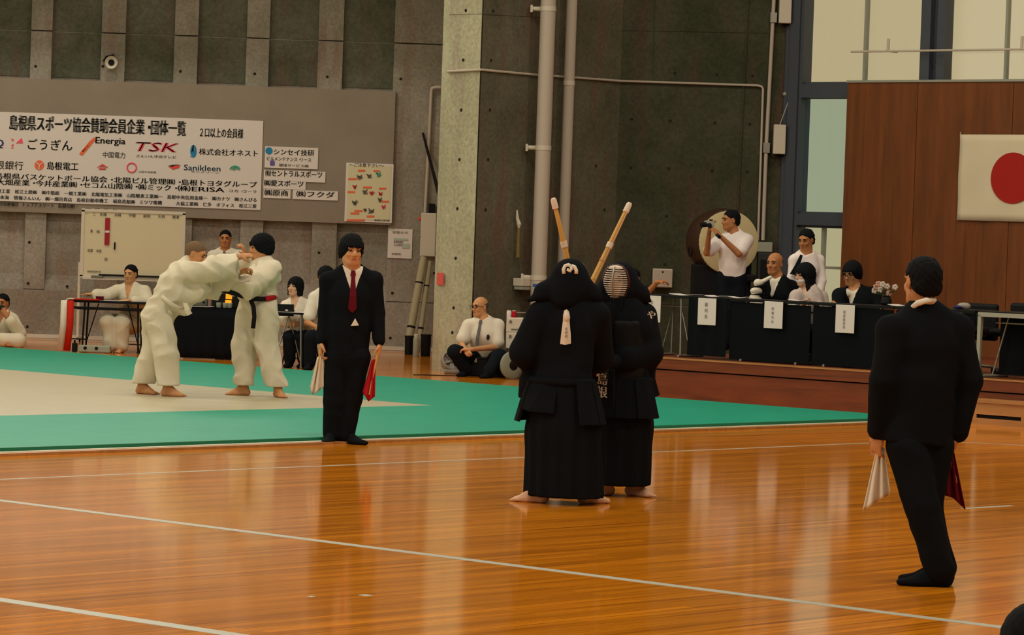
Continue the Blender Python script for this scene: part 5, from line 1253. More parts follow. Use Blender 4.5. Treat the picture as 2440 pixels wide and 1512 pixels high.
# man standing behind the scoreboard
Ys = 44.6; gpt = P(537, 700, Ys); gpt.z = 0
F = seated('man in white shirt standing behind the two judo players', Ys, gpt, dict(h=(537, 569), nb=(536, 597), ch=(536, 625), pe=(536, 702), sl=(506, 609), sr=(572, 608), el=(498, 650), er=(582, 650), wl=(500, 690, -.05), wr=(578, 690, -.05),
           kl=(525, 770), kr=(550, 770), al=(525, 830), ar=(550, 830), tl=(520, 836, -.2), tr=(552, 836, -.2)), (0, -1, 0), (.0, -1, -.04), 1.06)
toes(F, (0, -1, 0)); F.body(SK2, None, False); F.hair('buzz', HAIR); F.face(); F.trousers(TROUS, top=-.02); F.shirt(WHITEC, .03, .014, short=True); F.shoes(SUIT); F.tie(mat('grey_tie', (.10, .09, .09), .7), .3, .02, .02)

# woman at the laptop
Yw = 40.4
F = seated('woman in white kimono jacket with bobbed hair seated at laptop', Yw, G(708, 884), dict(h=(703, 684), nb=(706, 716), ch=(709, 742), pe=(716, 796, .12), sl=(681, 730), sr=(735, 728), el=(672, 762, -.1), er=(738, 762, -.08), wl=(692, 770, -.3), wr=(712, 770, -.3),
           kl=(688, 803, -.40), kr=(718, 803, -.40), al=(690, 872, -.35), ar=(722, 872, -.35), tl=(686, 880, -.55), tr=(720, 880, -.55)), (-.25, -1, 0), (-.55, -1, .08), 1.02)
toes(F, (-.2, -1, 0)); F.body(SK3, None, False); F.hair('bob', HAIR); F.face(); F.trousers(TROUS, (.10, .08, .07)); F.jacket(WHITEC, .03, .15, .04, .012, 'white_jacket', (.075, .075, .07), .7); F.shoes(SUIT)

# helper half hidden by the referee
F = seated('helper in white short sleeves half hidden behind the left referee', 39.9, G(765, 884), dict(h=(775, 660), nb=(776, 692), ch=(778, 725), pe=(782, 790, .1), sl=(750, 708), sr=(806, 708), el=(733, 768, -.12), er=(815, 765, -.1), wl=(752, 778, -.34), wr=(785, 778, -.34),
           kl=(742, 802, -.45), kr=(785, 802, -.45), al=(738, 872, -.4), ar=(790, 872, -.4), tl=(732, 880, -.6), tr=(790, 880, -.6)), (-.2, -1, 0), (-.4, -1, -.1), 1.08)
toes(F, (-.2, -1, 0)); F.body(SK4, None, False); F.hair('bowl', HAIR); F.face(); F.trousers(TROUS, (.105, .085, .075), top=-.02); F.shirt(WHITEC, .03, .018, True, r=(.075, .08, .07)); F.shoes(SUIT)

# seated man by the column
Ym = 39.4
F = seated('balding man in white short-sleeved shirt and tie seated by column', Ym, G(1160, 897), dict(h=(1144, 731), nb=(1152, 760), ch=(1150, 795), pe=(1158, 850, .12), sl=(1116, 776), sr=(1186, 775), el=(1100, 818, -.05), er=(1184, 826, -.08), wl=(1108, 832, -.30), wr=(1122, 832, -.36),
           kl=(1084, 838, -.35), kr=(1190, 848, -.38), al=(1110, 884, -.2), ar=(1165, 888, -.45), tl=(1095, 890, -.4), tr=(1150, 893, -.5)), (-.35, -1, 0), (-.75, -.7, -.06), 1.08)
toes(F, (-.5, -1, 0)); F.body(SK1, {'l': (Vector((.2, -.6, -.2)), Vector((.6, 0, -.6)), 1, .8), 'r': (Vector((-1, -.2, -.05)), -ZV, -1, .7)}, False)
F.hair('bald', mat('grey_hair', (.07, .06, .05), .9)); F.face(glasses=True); F.trousers(TROUS, (.11, .09, .08), top=-.02); F.shirt(WHITEC, .03, .022, True, r=(.08, .088, .08)); F.tie(mat('grey_tie', (.1, .1, .1), .7), .36, .025, .03); F.shoes(SUIT)
part('chest_badge', ball(F.q(1163, 803, -.16), (.02, .01, .035)), INK, F.T, True)

# ---------------- officials on the stage
def sy(x, y, c): return onplane(x, y, NV, cs + c).y
def stagept(x, y, c): p_ = onplane(x, y, NV, cs + c); p_.z = HS; return p_
Yc = sy(1740, 600, 3.0)
F = seated('man in white shirt by the drum holding up a camera', Yc, stagept(1742, 640, 3.0), dict(h=(1741, 525), nb=(1750, 556), ch=(1748, 592), pe=(1744, 652), sl=(1716, 572, .08), sr=(1780, 573, -.05), el=(1684, 602, -.10), er=(1760, 604, -.30), wl=(1690, 552, -.26), wr=(1716, 562, -.36),
           kl=(1730, 735), kr=(1760, 735), al=(1730, 800), ar=(1760, 800), tl=(1720, 800, -.2), tr=(1750, 800, -.2)), (-.55, -.85, 0), (-1, -.35, -.05), 1.06, z=HS)
toes(F, (-.5, -1, 0)); F.body(SK2, {'l': (Vector((.2, -.1, 1)), Vector((.8, .1, 0)), 1, .8), 'r': (Vector((-.6, .1, .6)), Vector((-.4, .4, -.4)), -1, .8)}, False)
F.hair('short', HAIR); F.face(); F.trousers(TROUS, (.105, .085, .075), top=-.02); F.shirt(SHIRT, .04, .020, True, r=(.078, .085, .075)); F.shoes(SUIT)
part('wristwatch', tube([F.q(1709, 565, -.39), F.q(1714, 559, -.39)], .034, 12), DARKM, F.T)
c = F.q(1690, 533, -.30)
T = thing('camera', 'small silver and black camera held up by the man at the drum', 'camera', c - ZV * .05)
part('camera_body', rbox(c, .12, .05, .075, b=.008), SILVER, T); part('lens', join(cyl(c + Vector((-.04, -.02, -.01)), c + Vector((-.10, -.05, -.02)), .03, 16), cyl(c + Vector((.0, -.03, -.02)), c + Vector((.0, -.045, -.02)), .03, 12)), DARKM, T); part('viewfinder', box(c + Vector((.02, 0, .045)), .04, .04, .02), DARKM, T)

Yb = sy(1850, 650, 1.35)
F = seated('bald official in black suit seated at the stage table', Yb, stagept(1850, 700, 1.35), dict(h=(1846, 628), nb=(1853, 662), ch=(1850, 700), pe=(1852, 780, .08), sl=(1818, 684, -.05), sr=(1886, 684, .05), el=(1812, 730, -.16), er=(1896, 735, -.05), wl=(1830, 735, -.32), wr=(1850, 742, -.32),
           kl=(1830, 790, -.45), kr=(1870, 790, -.45), al=(1830, 845, -.4), ar=(1870, 845, -.4), tl=(1825, 850, -.6), tr=(1865, 850, -.6)), (-.45, -.9, 0), (-.55, -.85, -.02), 1.10, z=HS)
toes(F, (-.5, -1, 0)); F.body(SK2, None, False); F.hair('bald', mat('grey_hair', (.07, .06, .05), .9)); F.face(); F.trousers(SUIT); F.shirt(WHITEC, 0); F.jacket(SUIT, .08, .22, .06, .02, sl=(.075, .07, .055)); F.shoes(SUIT); F.tie(mat('white_tie', (.55, .5, .42), .7), .2, .02)
S = SDF(.009); S.cap(F.q(1836, 660, -.18), F.q(1812, 673, -.20), .020, .026, .02); S.ell(F.q(1806, 674, -.2), (.050, .05, .048), k=.02); S.ell(F.q(1802, 693, -.2), (.070, .06, .042), k=.02); S.cap(F.q(1798, 712, -.2), F.q(1804, 722, -.2), .065, .08, .02)
part('shirt_front', S.mesh(), WHITEC, F.T, True, label='white shirt front bulging from the open jacket')
part('jacket_fold', tube([F.q(1786, 684, -.26), F.q(1804, 682.5, -.28), F.q(1824, 680, -.24)], [.004, .010, .02], 8), SUIT, F.T, True); part('jacket_fold', tube([F.q(1784, 702, -.28), F.q(1802, 701.5, -.29), F.q(1824, 700, -.24)], [.004, .008, .02], 8), SUIT, F.T, True)

Ye = sy(1925, 600, 2.2)
F = seated('young man in white shirt and black tie leaning by the window', Ye, stagept(1925, 650, 2.2), dict(h=(1921, 572), nb=(1922, 604), ch=(1916, 640, .02), pe=(1925, 700, .25), sl=(1893, 620, -.04), sr=(1950, 620, .06), el=(1885, 665, -.1), er=(1958, 670, .0), wl=(1890, 705, -.2), wr=(1950, 715, -.1),
           kl=(1910, 770, .1), kr=(1940, 770, .1), al=(1912, 830, .1), ar=(1942, 830, .1), tl=(1905, 835, -.1), tr=(1935, 835, -.1)), (-.3, -1, 0), (-.55, -.8, -.22), 1.06, z=HS)
toes(F, (-.3, -1, 0)); F.body(SK2, None, False); F.hair('short', HAIR); F.face(); F.trousers(TROUS, top=-.02); F.shirt(SHIRT, .04, .016); F.shoes(SUIT)
part('necktie', sheet([[F.q(1907, 606, -.18), F.q(1913, 608, -.18)], [F.q(1895, 630, -.2), F.q(1905, 634, -.2)], [F.q(1882, 652, -.22), F.q(1898, 656, -.22)]], .012), SUIT, F.T)

Yh = sy(1918, 680, 1.3)
F = seated('woman with long black hair and white mask seated at table', Yh, stagept(1930, 700, 1.3), dict(h=(1917, 655), nb=(1926, 688), ch=(1926, 716), pe=(1930, 785, .08), sl=(1896, 706, -.06), sr=(1958, 706, .05), el=(1890, 738, -.14), er=(1966, 740, -.02), wl=(1918, 722, -.36), wr=(1940, 722, -.34),
           kl=(1905, 790, -.45), kr=(1945, 790, -.45), al=(1905, 845, -.4), ar=(1945, 845, -.4), tl=(1900, 850, -.6), tr=(1940, 850, -.6)), (-.45, -.9, 0), (-.85, -.5, -.12), 1.06, z=HS)
toes(F, (-.5, -1, 0)); F.body(SK3, None, False); F.hair('long', HAIR); F.face(); F.trousers(TROUS); F.jacket(mat('pale_blouse', (.50, .42, .38), .85, .1, .15, 14), .04, .06, .04, .012, 'blouse', (.07, .068, .055), .6); F.shoes(SUIT)
S = SDF(.008); S.ell(F.H(0, .056, -.050), (.064, .044, .042), (F.hR, F.hF, F.hU)); S.cut(F.H(0, .03, 0), -F.hF); S.cut(F.H(0, 0, -.008), F.hU); part('face_mask', S.mesh(), SHIRT, F.T, True)

Yg = sy(2030, 690, 1.15)
F = seated('official with glasses and dark suit leaning over the table', Yg, stagept(2040, 720, 1.15), dict(h=(2030, 652), nb=(2038, 690), ch=(2040, 722), pe=(2052, 800, .10), sl=(2000, 703, -.08), sr=(2084, 700, .06), el=(1996, 745, -.16), er=(2092, 748, -.05), wl=(1992, 728, -.38), wr=(2030, 735, -.38),
           kl=(2020, 800, -.45), kr=(2065, 800, -.45), al=(2020, 855, -.4), ar=(2065, 855, -.4), tl=(2015, 860, -.6), tr=(2060, 860, -.6)), (-.45, -.9, 0), (-.6, -.8, -.25), 1.10, z=HS)
toes(F, (-.5, -1, 0)); F.body(SK4, None, False); F.hair('full', HAIR); F.face(glasses=True); F.trousers(SUIT); F.shirt(WHITEC, 0); F.jacket(SUIT, .08, .20, .055, .02, sl=(.078, .07, .055), f=.93); F.shoes(SUIT)

Yz = sy(1515, 690, 1.6)
F = seated('official mostly hidden behind the rear kendo player, forearm showing', Yz, stagept(1512, 700, 1.6), dict(h=(1508, 664), nb=(1508, 694), ch=(1508, 720), pe=(1508, 780, .08), sl=(1478, 706), sr=(1534, 704), el=(1468, 745, -.05), er=(1546, 694, -.15), wl=(1490, 735, -.3), wr=(1566, 672, -.26),
           kl=(1490, 790, -.45), kr=(1530, 790, -.45), al=(1490, 845, -.4), ar=(1530, 845, -.4), tl=(1485, 850, -.6), tr=(1525, 850, -.6)), (-.2, -1, 0), (-.3, -1, -.05), 1.0, z=HS)
toes(F, (-.5, -1, 0)); F.body(SK2, {'l': None, 'r': (Vector((1, 0, .1)), -ZV, -1, .9)}, False); F.hair('short', HAIR); F.face(); F.trousers(SUIT); F.shirt(SUIT, .03, .016, True, r=(.075, .08, .07)); F.shoes(SUIT)

# foreground spectator, only the crown of the head in frame
Yf = 8.0; b_ = P(2475, 1750, Yf); b_.z = 0
F = seated('dark haired spectator sitting on floor, head crossing bottom right corner', Yf, b_, dict(h=(2468, 1560), nb=(2478, 1690), ch=(2480, 1820), pe=(2480, 2060, -.02), sl=(2330, 1740), sr=(2640, 1740), el=(2290, 1960, .05), er=(2680, 1960, .05), wl=(2360, 2100, .25), wr=(2600, 2100, .25),
           kl=(2300, 2150, .35), kr=(2660, 2150, .35), al=(2520, 2200, .35), ar=(2440, 2200, .35), tl=(2600, 2200, .4), tr=(2400, 2200, .4)), (-.25, 1, 0), (-.3, 1, 0), 1.0, .012)
dz = 0.14 - F.J['pe'].z
for g in 'lr':
    F.J['k' + g].z = .16; F.J['a' + g].z = .09; F.J['t' + g].z = .02
F.J['pe'].z = 0.14
F.body(SK4, None, False); F.hair('full', HAIR); F.trousers(SUIT); F.jacket(SUIT, .03, 0, 0, .02); 
# ================================================================== furniture and small things
def folding_table(label, c, L, D, h, ax, z0, panel=None, topm=BLACKT, legm=CHROME, inset=0.28, group=None, shelf=True):
    """c: centre of the table on its floor; ax[0] along, ax[1] away from the viewer"""
    a, b = ax; c = Vector((c.x, c.y, z0)); T = thing('folding_table', label, 'table', c, group)
    part('table_top', rbox(c + ZV * (h - .014), L, D, .028, (a, b, ZV), .006), topm, T)
    part('edge_band', join(box(c + ZV * (h - .016) - b * (D / 2 + .003), L, .008, .026, (a, b, ZV))), DARKM, T)
    for s_ in (-1, 1):
        o = c + a * s_ * (L / 2 - inset)
        for e in (-1, 1):
            part('leg', tube([o + b * e * (D / 2 - .05) + ZV * (h - .03), o + b * e * (D / 2 - .04) + ZV * .02 + a * s_ * .02], .0125, 8), legm, T)
        part('foot_rail', tube([o - b * (D / 2 + .0) + ZV * .015 + a * s_ * .02, o + b * (D / 2) + ZV * .015 + a * s_ * .02], .014, 8), legm, T)
        part('leg_brace', tube([o + ZV * .02 + a * s_ * .02, o - a * s_ * .16 + ZV * (h - .04)], .008, 6), legm, T)
    if shelf: part('under_shelf', join(*[tube([c - a * (L / 2 - .1) + b * y + ZV * (h - .12), c + a * (L / 2 - .1) + b * y + ZV * (h - .12)], .006, 6) for y in (-.12, 0, .12)]), legm, T)
    if panel: part('modesty_panel', box(c - b * (D / 2 - .02) + ZV * (h - .04 - panel / 2), L - .02, .012, panel, (a, b, ZV)), BLACKC, T)
    return T
def chair(label, c, fv, z0, seat=0.43, m=DARKM, lm=DARKM, group='folding chairs', back=True):
    fv = Vector((fv[0], fv[1], 0)).normalized(); sd = fv.cross(ZV); c = Vector((c.x, c.y, z0)); ax = (sd, fv, ZV)
    T = thing('folding_chair', label, 'chair', c, group)
    part('seat', rbox(c + ZV * (seat - .02), .40, .38, .035, ax, .012), m, T)
    for s_ in (-1, 1):
        part('leg', tube([c + sd * s_ * .19 + fv * .17 + ZV * .01, c + sd * s_ * .19 - fv * .12 + ZV * (seat + .02)], .011, 8), lm, T)
        part('leg', tube([c + sd * s_ * .19 - fv * .20 + ZV * .01, c + sd * s_ * .19 + fv * .05 + ZV * (seat - .02)], .011, 8), lm, T)
        if back: part('back_post', tube([c + sd * s_ * .19 - fv * .12 + ZV * seat, c + sd * s_ * .18 - fv * .20 + ZV * (seat + .36)], .011, 8), lm, T)
    if back: part('backrest', rbox(c - fv * .185 + ZV * (seat + .28), .37, .03, .17, ax, .012), m, T)
    part('stretcher', tube([c - sd * .19 + fv * .13 + ZV * .10, c + sd * .19 + fv * .13 + ZV * .10], .008, 6), lm, T)
    return T
FR = (XV, YV)
# --- scorer's table (left)
zt = .69; cA = P(268, 760, 42.75); LA = P(372, 720, 42.75).x - P(168, 712, 42.75).x; cA.x = (P(372, 720, 42.75).x + P(168, 712, 42.75).x) / 2
TA = folding_table('black folding table of the seated boy, sashes over its end', cA, LA, .45, zt, FR, 0, None, BLACKT, DARKM, .22)
part('front_rail', box(Vector((cA.x, 42.75 - .2, zt - .1)), LA - .1, .02, .03), DARKM, TA)
part('low_rail', tube([Vector((cA.x - LA / 2 + .05, 42.6, .17)), Vector((cA.x - LA / 2 + .25, 42.6, .17))], .01, 6), DARKM, TA)
def sash(label, x0, x1, xe, m, Y, zt, wd):
    a = P(xe, 710, Y); X0 = P((x0 + x1) / 2, 770, Y).x; T = thing('sash', label, 'sash', (X0, Y, 0.01), 'competitor sashes on the table end')
    ww = (x1 - x0) * Y / FPX
    path = [Vector((a.x, Y, zt + .008)), Vector((a.x - (a.x - X0) * .5, Y, zt + .012)), Vector((X0 + .05, Y, zt + .012)), Vector((X0 + .015, Y, zt + .0)), Vector((X0, Y, zt - .05)), Vector((X0 - .005, Y, zt * .5)), Vector((X0 - .012, Y, .10)), Vector((X0 - .02, Y, .012))]
    nrm = []
    rows = []
    for i, p_ in enumerate(path):
        w2 = ww / 2
        rows.append([p_ + YV * (-.035) , p_ + (XV * .012 if i > 3 else ZV * .006) , p_ + YV * .035])
    part('cloth', sheet(rows, .012), m, T, True)
    part('hanging_fold', sheet([[Vector((X0 - ww / 2, Y - .05, zt - .01)), Vector((X0, Y - .065, zt - .005)), Vector((X0 + ww / 2, Y - .05, zt - .01))], [Vector((X0 - ww / 2, Y - .05, zt * .5)), Vector((X0, Y - .07, zt * .5)), Vector((X0 + ww / 2, Y - .05, zt * .5))], [Vector((X0 - ww / 2 - .03, Y - .05, .015)), Vector((X0 - .03, Y - .065, .012)), Vector((X0 + ww / 2 - .03, Y - .05, .015))]], .01), m, T, True)
sash('white sash hanging over the left end of the table', 145, 164, 190, WHITEC, 42.62, zt, .1)
sash('red sash hanging beside the white one on the table', 160, 176, 236, mat('bright_red_cloth', (.50, .02, .008), .8, .1), 42.52, zt, .1)
def paper(label, x, y, Y, L, D, z, ax=FR, m=WHITEP):
    c = P(x, y, Y); c = Vector((c.x, c.y, z)); T = thing('paper_sheet', label, 'paper', c, 'papers on the tables')
    g = [[c + ax[0] * L * (i / 4 - .5) + ax[1] * D * (j / 3 - .5) + ZV * (.004 + .006 * (i in (0, 4))) for i in range(5)] for j in range(4)]
    part('sheet', sheet(g, .003), m, T); return T
paper('white papers lying in front of the seated boy', 262, 716, 42.68, .5, .25, zt)
c = P(229, 706, 42.6); T = thing('red_marker_box', 'small dark red box by the reaching hand', 'box', Vector((c.x, c.y, zt)))
part('box_body', rbox(Vector((c.x + .05, c.y, zt + .028)), .10, .07, .05, b=.006), DARKRED, T); part('lid', box(Vector((c.x + .05, c.y, zt + .055)), .104, .074, .008), DARKRED, T)
chair('folding chair under the boy at the scoring table', P(313, 800, 43.25), (-.15, -1), 0)
c = P(226, 838, 42.5); c.z = 0
T = thing('power_strip', 'pale plastic power unit on the floor under the table', 'power strip', c)
part('case', rbox(c + ZV * .05, .42, .16, .09, b=.012), mat('pale_green_plastic', (.30, .34, .26), .5), T)
for s_ in (-.12, .03): part('socket', cyl(c + Vector((s_, -.082, .06)), c + Vector((s_, -.09, .06)), .022, 12), DARKM, T)
part('plug', rbox(c + Vector((-.27, 0, .06)), .07, .06, .12, b=.01), DARKM, T)

# --- whiteboard
YWB = 45.7
xl, xr = P(193, 580, YWB).x, P(440, 590, YWB).x; z1 = P(320, 504, YWB).z; z0 = P(290, 661, YWB).z
T = thing('whiteboard', 'wheeled whiteboard with a red strip magnet behind the boy', 'whiteboard', ((xl + xr) / 2, YWB, 0))
part('writing_surface', box(((xl + xr) / 2, YWB, (z0 + z1) / 2), xr - xl - .06, .025, z1 - z0 - .04), mat('whiteboard_enamel', (.64, .56, .38), .35, .4), T)
for g in (box(((xl + xr) / 2, YWB, z1), xr - xl, .05, .045), box(((xl + xr) / 2, YWB, z0), xr - xl, .05, .04), box((xl + .02, YWB, (z0 + z1) / 2), .045, .05, z1 - z0), box((xr - .02, YWB, (z0 + z1) / 2), .045, .05, z1 - z0)): part('frame_rail', g, STEELW, T)
part('tray', join(box(((xl + xr) / 2, YWB - .06, z0 - .03), xr - xl - .1, .09, .012)), STEELW, T)
part('eraser_rail', box(((xl + xr) / 2 + .1, YWB - .05, z0 + .03), xr - xl - .35, .03, .025), DARKM, T)
part('eraser', rbox((xl + .25, YWB - .06, z0 + .0), .16, .05, .04, b=.006), INKG, T)
for x in (xl - .01, xr + .01):
    part('stand_post', tube([(x, YWB, .08), (x, YWB, z0 + .2)], .022, 10), STEELW, T); part('stand_foot', box((x, YWB, .07), .05, .6, .04), STEELW, T)
    for y in (-.26, .26): part('caster', lathe([(.012, -.012), (.035, -.01), (.035, .01), (.012, .012)], (x, YWB + y, .036), XV, 14), DARKM, T)
fw = lambda x, y: P(x, y, YWB - .02)
part('red_magnet', prism([fw(251, 519), fw(262.5, 519), fw(260.5, 583), fw(249, 583)], (0, -.012, 0)), DARKRED if False else mat('crimson_magnet', (.33, .008, .015), .5), T)
part('magnet_label', prism([fw(251, 549), fw(261, 549), fw(261, 554), fw(251, 554)], (0, -.018, 0)), WHITEP, T)
part('pen', tube([fw(274, 577) - YV * .01, fw(273, 594) - YV * .01], .011, 8), DARKM, T)
row('一　二　先鋒　　次鋒　　中堅　　副将　　大将　　勝者', 203, 428, 512, 6, INKG, T, fn=fw); row('東', 215, 221, 553, 6, INKG, T, fn=fw); row('松', 230, 238, 554, 6, INKG, T, fn=fw); row('出雲', 209, 221, 599, 6, INK, T, fn=fw); row('大田', 229, 241, 600, 6, INK, T, fn=fw)
row('団体', 249, 256, 620, 6, INKG, T, fn=fw); row('島根県武道大会', 208, 240, 648, 4, INKG, T, fn=fw)
for k in range(4): part('marker_stroke', tube([fw(203 + 22 * k, 496.5 + k * .8), fw(203 + 15 + 20 * k, 497 + k * .8)], .006, 6), INK, T)

# --- scoreboard table with black cloth
Yq = 41.6; xl, xr = P(414, 800, Yq).x, P(596, 800, Yq).x; zq = .67
T = thing('cloth_covered_table', 'table under a black cloth behind the judo players', 'table', ((xl + xr) / 2, Yq + .25, 0))
part('table_top', box(((xl + xr) / 2, Yq + .25, zq - .015), xr - xl, .5, .03), BLACKT, T)
NC = 28
grid = [[Vector((xl - .01 + (xr - xl + .02) * j / NC, Yq + .012 * sin(j * 1.3) * (i / 5) - .02 * i / 5, zq + .003 - (zq - .01) * i / 5)) for j in range(NC + 1)] for i in range(6)]
part('table_cloth', sheet(grid, .006), BLACKC, T, True)
part('cloth_top', box(((xl + xr) / 2, Yq + .25, zq + .004), xr - xl + .02, .52, .006), BLACKC, T)
for x in (xl, xr): part('cloth_side', box((x, Yq + .25, zq / 2), .006, .5, zq), BLACKC, T)
c = P(548, 735, Yq + .2); c.z = zq + .007
T = thing('scoreboard', 'black scoreboard unit with yellow lit digits on cloth table', 'scoreboard', c)
part('case', rbox(c + ZV * .135, .48, .14, .27, b=.012), DARKM, T)
YD = bpy.data.materials.new('yellow_digit_glow'); YD.use_nodes = True; b_ = YD.node_tree.nodes['Principled BSDF']; b_.inputs['Base Color'].default_value = (.6, .3, .01, 1); b_.inputs['Emission Color'].default_value = (1, .42, .01, 1); b_.inputs['Emission Strength'].default_value = .55
for y in (706, 721): part('digit_panel', rbox(P(545.5 - (y - 706) * .1, y, Yq + .12), .085, .012, .073, b=.02 if False else .005), YD, T)
part('name_strip', rbox(P(531, 696, Yq + .12), .10, .012, .022, b=.004), WHITEP, T)
for i, x in enumerate((521, 536, 547)):
    c = P(x, 737, Yq + .1); c.z = zq + .007
    T = thing('tin_cup', ('left', 'middle', 'right')[i] + ' small tin cup standing before the scoreboard', 'cup', c, 'tin cups by the scoreboard')
    part('cup', lathe([(.026, 0), (.032, .01), (.034, .06), (.03, .06), (.028, .012)], c, ZV, 16), SILVER, T, 40); part('rim', lathe([(.033, .058), (.0355, .06), (.0355, .064), (.033, .064)], c, ZV, 16), STEELW, T)
c = P(474, 730, Yq + .25); c.z = zq + .007
T = thing('control_box', 'grey control unit left of the scoreboard', 'device', c)
part('case', rbox(c + ZV * .09, .22, .14, .17, b=.012), mat('grey_green_plastic', (.10, .11, .09), .5), T); part('screen', box(c + Vector((-.03, -.073, .10)), .12, .004, .07), mat('dim_screen', (.16, .13, .11), .3), T); part('knob', cyl(c + Vector((.07, -.07, .06)), c + Vector((.07, -.09, .06)), .015, 12), DARKM, T)
paper('white papers along the edge of the black cloth table', 478, 733, Yq + .08, .35, .12, zq + .007)

# --- laptop table
Yp = 39.95; zp = .70; cC = P(690, 800, Yp); 
folding_table('pale edged small table under the laptop', Vector((P(688, 760, Yp).x, Yp + .02, 0)), .42, .36, zp, FR, 0, None, WHITEP, CHROME, .05, shelf=False)
c = P(678, 745, Yp); c = Vector((c.x, Yp + .0, zp))
T = thing('laptop', 'open black laptop with its back to the viewer', 'laptop', c)
part('keyboard_base', rbox(c + Vector((0, .05, .010)), .24, .17, .016, b=.004), DARKM, T); part('screen_lid', rbox(c + Vector((0, -.06, .0)) - ZV * .06 + ZV * .08, .24, .012, .15, b=.004), DARKM, T); part('logo', ball(c + Vector((.03, -.068, .02)), (.02, .002, .009)), WHITEP, T)
paper('white note sheet hanging off the laptop table', 707, 752, Yp, .12, .1, zp)
chair('folding chair under the woman with the laptop', P(716, 850, 40.5), (-.25, -1), 0); chair('folding chair under the helper behind the referee', P(782, 850, 40.0), (-.2, -1), 0)

# --- by the column: case, trolley, boxes, fan
c = P(1162, 880, Ym + .06); c.z = 0
T = thing('equipment_case', 'black case serving as a seat by the column', 'case', c)
part('case_body', rbox(c + ZV * .11, .46, .36, .21, b=.012), DARKM, T); part('lid', rbox(c + ZV * .225, .47, .37, .03, b=.008), DARKM, T)
for s_ in (-.15, .15): part('catch', box(c + Vector((s_, -.19, .2)), .03, .02, .05), CHROME, T)
Yl = 39.0; c = P(1226, 880, Yl); c.z = 0
T = thing('trolley', 'black trolley with a pale wheel behind the front kendo player', 'trolley', c)
part('chassis', rbox(c + Vector((.10, .25, .20)), .5, .7, .12, b=.015), DARKM, T)
for x, nm in ((-.03, 0), (.28, 1)):
    wc_ = c + Vector((x, -.12, .172)); ax_ = Vector((.55, -.83, 0)).normalized()
    wo = part('wheel', lathe([(.06, -.03), (.15, -.03), (.17, -.015), (.17, .015), (.15, .03), (.06, .03)], wc_, ax_, 28), mat('pale_green_tyre', (.22, .24, .18), .6), T, 40); part('hub', lathe([(.02, -.035), (.06, -.034), (.06, .036), (.02, .045)], wc_, ax_, 16), DARKM, wo)
part('push_handle', tube([c + Vector((-.1, .5, .25)), c + Vector((-.1, .55, .8)), c + Vector((.3, .55, .8)), c + Vector((.3, .5, .25))], .014, 8), CHROME, T)
for i, (y0, y1, x0, x1) in enumerate(((792, 830, 1205, 1246), (757, 791, 1206, 1248))):
    a, b = P(x0, y1, 39.35), P(x1, y0, 39.35)
    T = thing('white_unit', ('lower white boxy unit on the trolley by the man', 'upper white boxy unit on the trolley, lettered front')[i], 'device', Vector(((a.x + b.x) / 2, 39.35, a.z)))
    part('case', rbox(((a.x + b.x) / 2, 39.45, (a.z + b.z) / 2), b.x - a.x, .24, b.z - a.z, b=.012), STEELW, T); part('front_slot', box(((a.x + b.x) / 2 + .02, 39.326, a.z + .04), .13, .006, .014), INKG, T); part('dial', cyl(Vector((a.x + .05, 39.335, b.z - .05)), Vector((a.x + .05, 39.315, b.z - .05)), .018, 12), INKG, T)
zc_ = P(1220, 757, 39.35).z
for i, (x, m_) in enumerate(((1213, WHITEP), (1225, REDM))):
    c = P(x, 750, 39.4); c.z = zc_ + .001
    T = thing('small_can', ('white', 'red')[i] + ' small can standing on the white unit', 'can', c)
    part('can', lathe([(.026, 0), (.03, .005), (.03, .075), (.024, .085)], c, ZV, 16), m_, T, 40); part('lid', lathe([(.024, .083), (.026, .085), (.02, .09)], c, ZV, 16), STEELW, T)
c = P(1075, 885, 39.9); c.z = 0
T = thing('floor_fan', 'grey round floor fan lying at the foot of the column', 'fan', c)
GF = mat('grey_fan_plastic', (.26, .23, .20), .5); cf = c + Vector((0, 0, .14)); axf = Vector((.35, -.75, .55)).normalized()
part('shroud', lathe([(.10, -.05), (.135, -.04), (.14, .04), (.125, .05), (.12, .02), (.03, .0)], cf, axf, 28), GF, T, 40)
part('hub', lathe([(.03, 0), (.03, .05), (.02, .06)], cf, axf, 14), INKG, T)
for k in range(5):
    u_, v_ = perp(axf); d_ = u_ * cos(k * 1.2566) + v_ * sin(k * 1.2566); e_ = axf.cross(d_)
    part('blade', sheet([[cf + d_ * .03 + e_ * .02 + axf * .03, cf + d_ * .03 - e_ * .02 + axf * .02], [cf + d_ * .115 + e_ * .045 + axf * .035, cf + d_ * .115 - e_ * .03 + axf * .015]], .004), GF, T)
part('base', rbox(c + Vector((.08, -.02, .03)), .34, .22, .05, b=.015), GF, T); part('carry_handle', tube([cf + ZV * .13 - XV * .05, cf + ZV * .17, cf + ZV * .13 + XV * .05], .01, 8), STEELW, T)
c = PA(1252, 672, .10)
T = thing('wall_unit_box', 'white wall box with a blue strip above the trolley', 'box', c - ZV * .08)
part('case', rbox(c, .16, .30, .10, (BV, AV, ZV), .008), STEELW, T); part('blue_strip', box(P(1277, 680, 40.2), .08, .06, .04), mat('cobalt_plastic', (.02, .09, .28), .5), T); part('lower_case', rbox(c - ZV * .075, .14, .28, .045, (BV, AV, ZV), .006), SILVER, T)
c = G(985, 893); d_ = G(1105, 896); solo('floor_cable', tube([c, c.lerp(d_, .3) + ZV * .004, c.lerp(d_, .7) + AV * .03, d_], .009, 6), DARKM, 'black cable lying on floor between the mat and the column', 'cable')

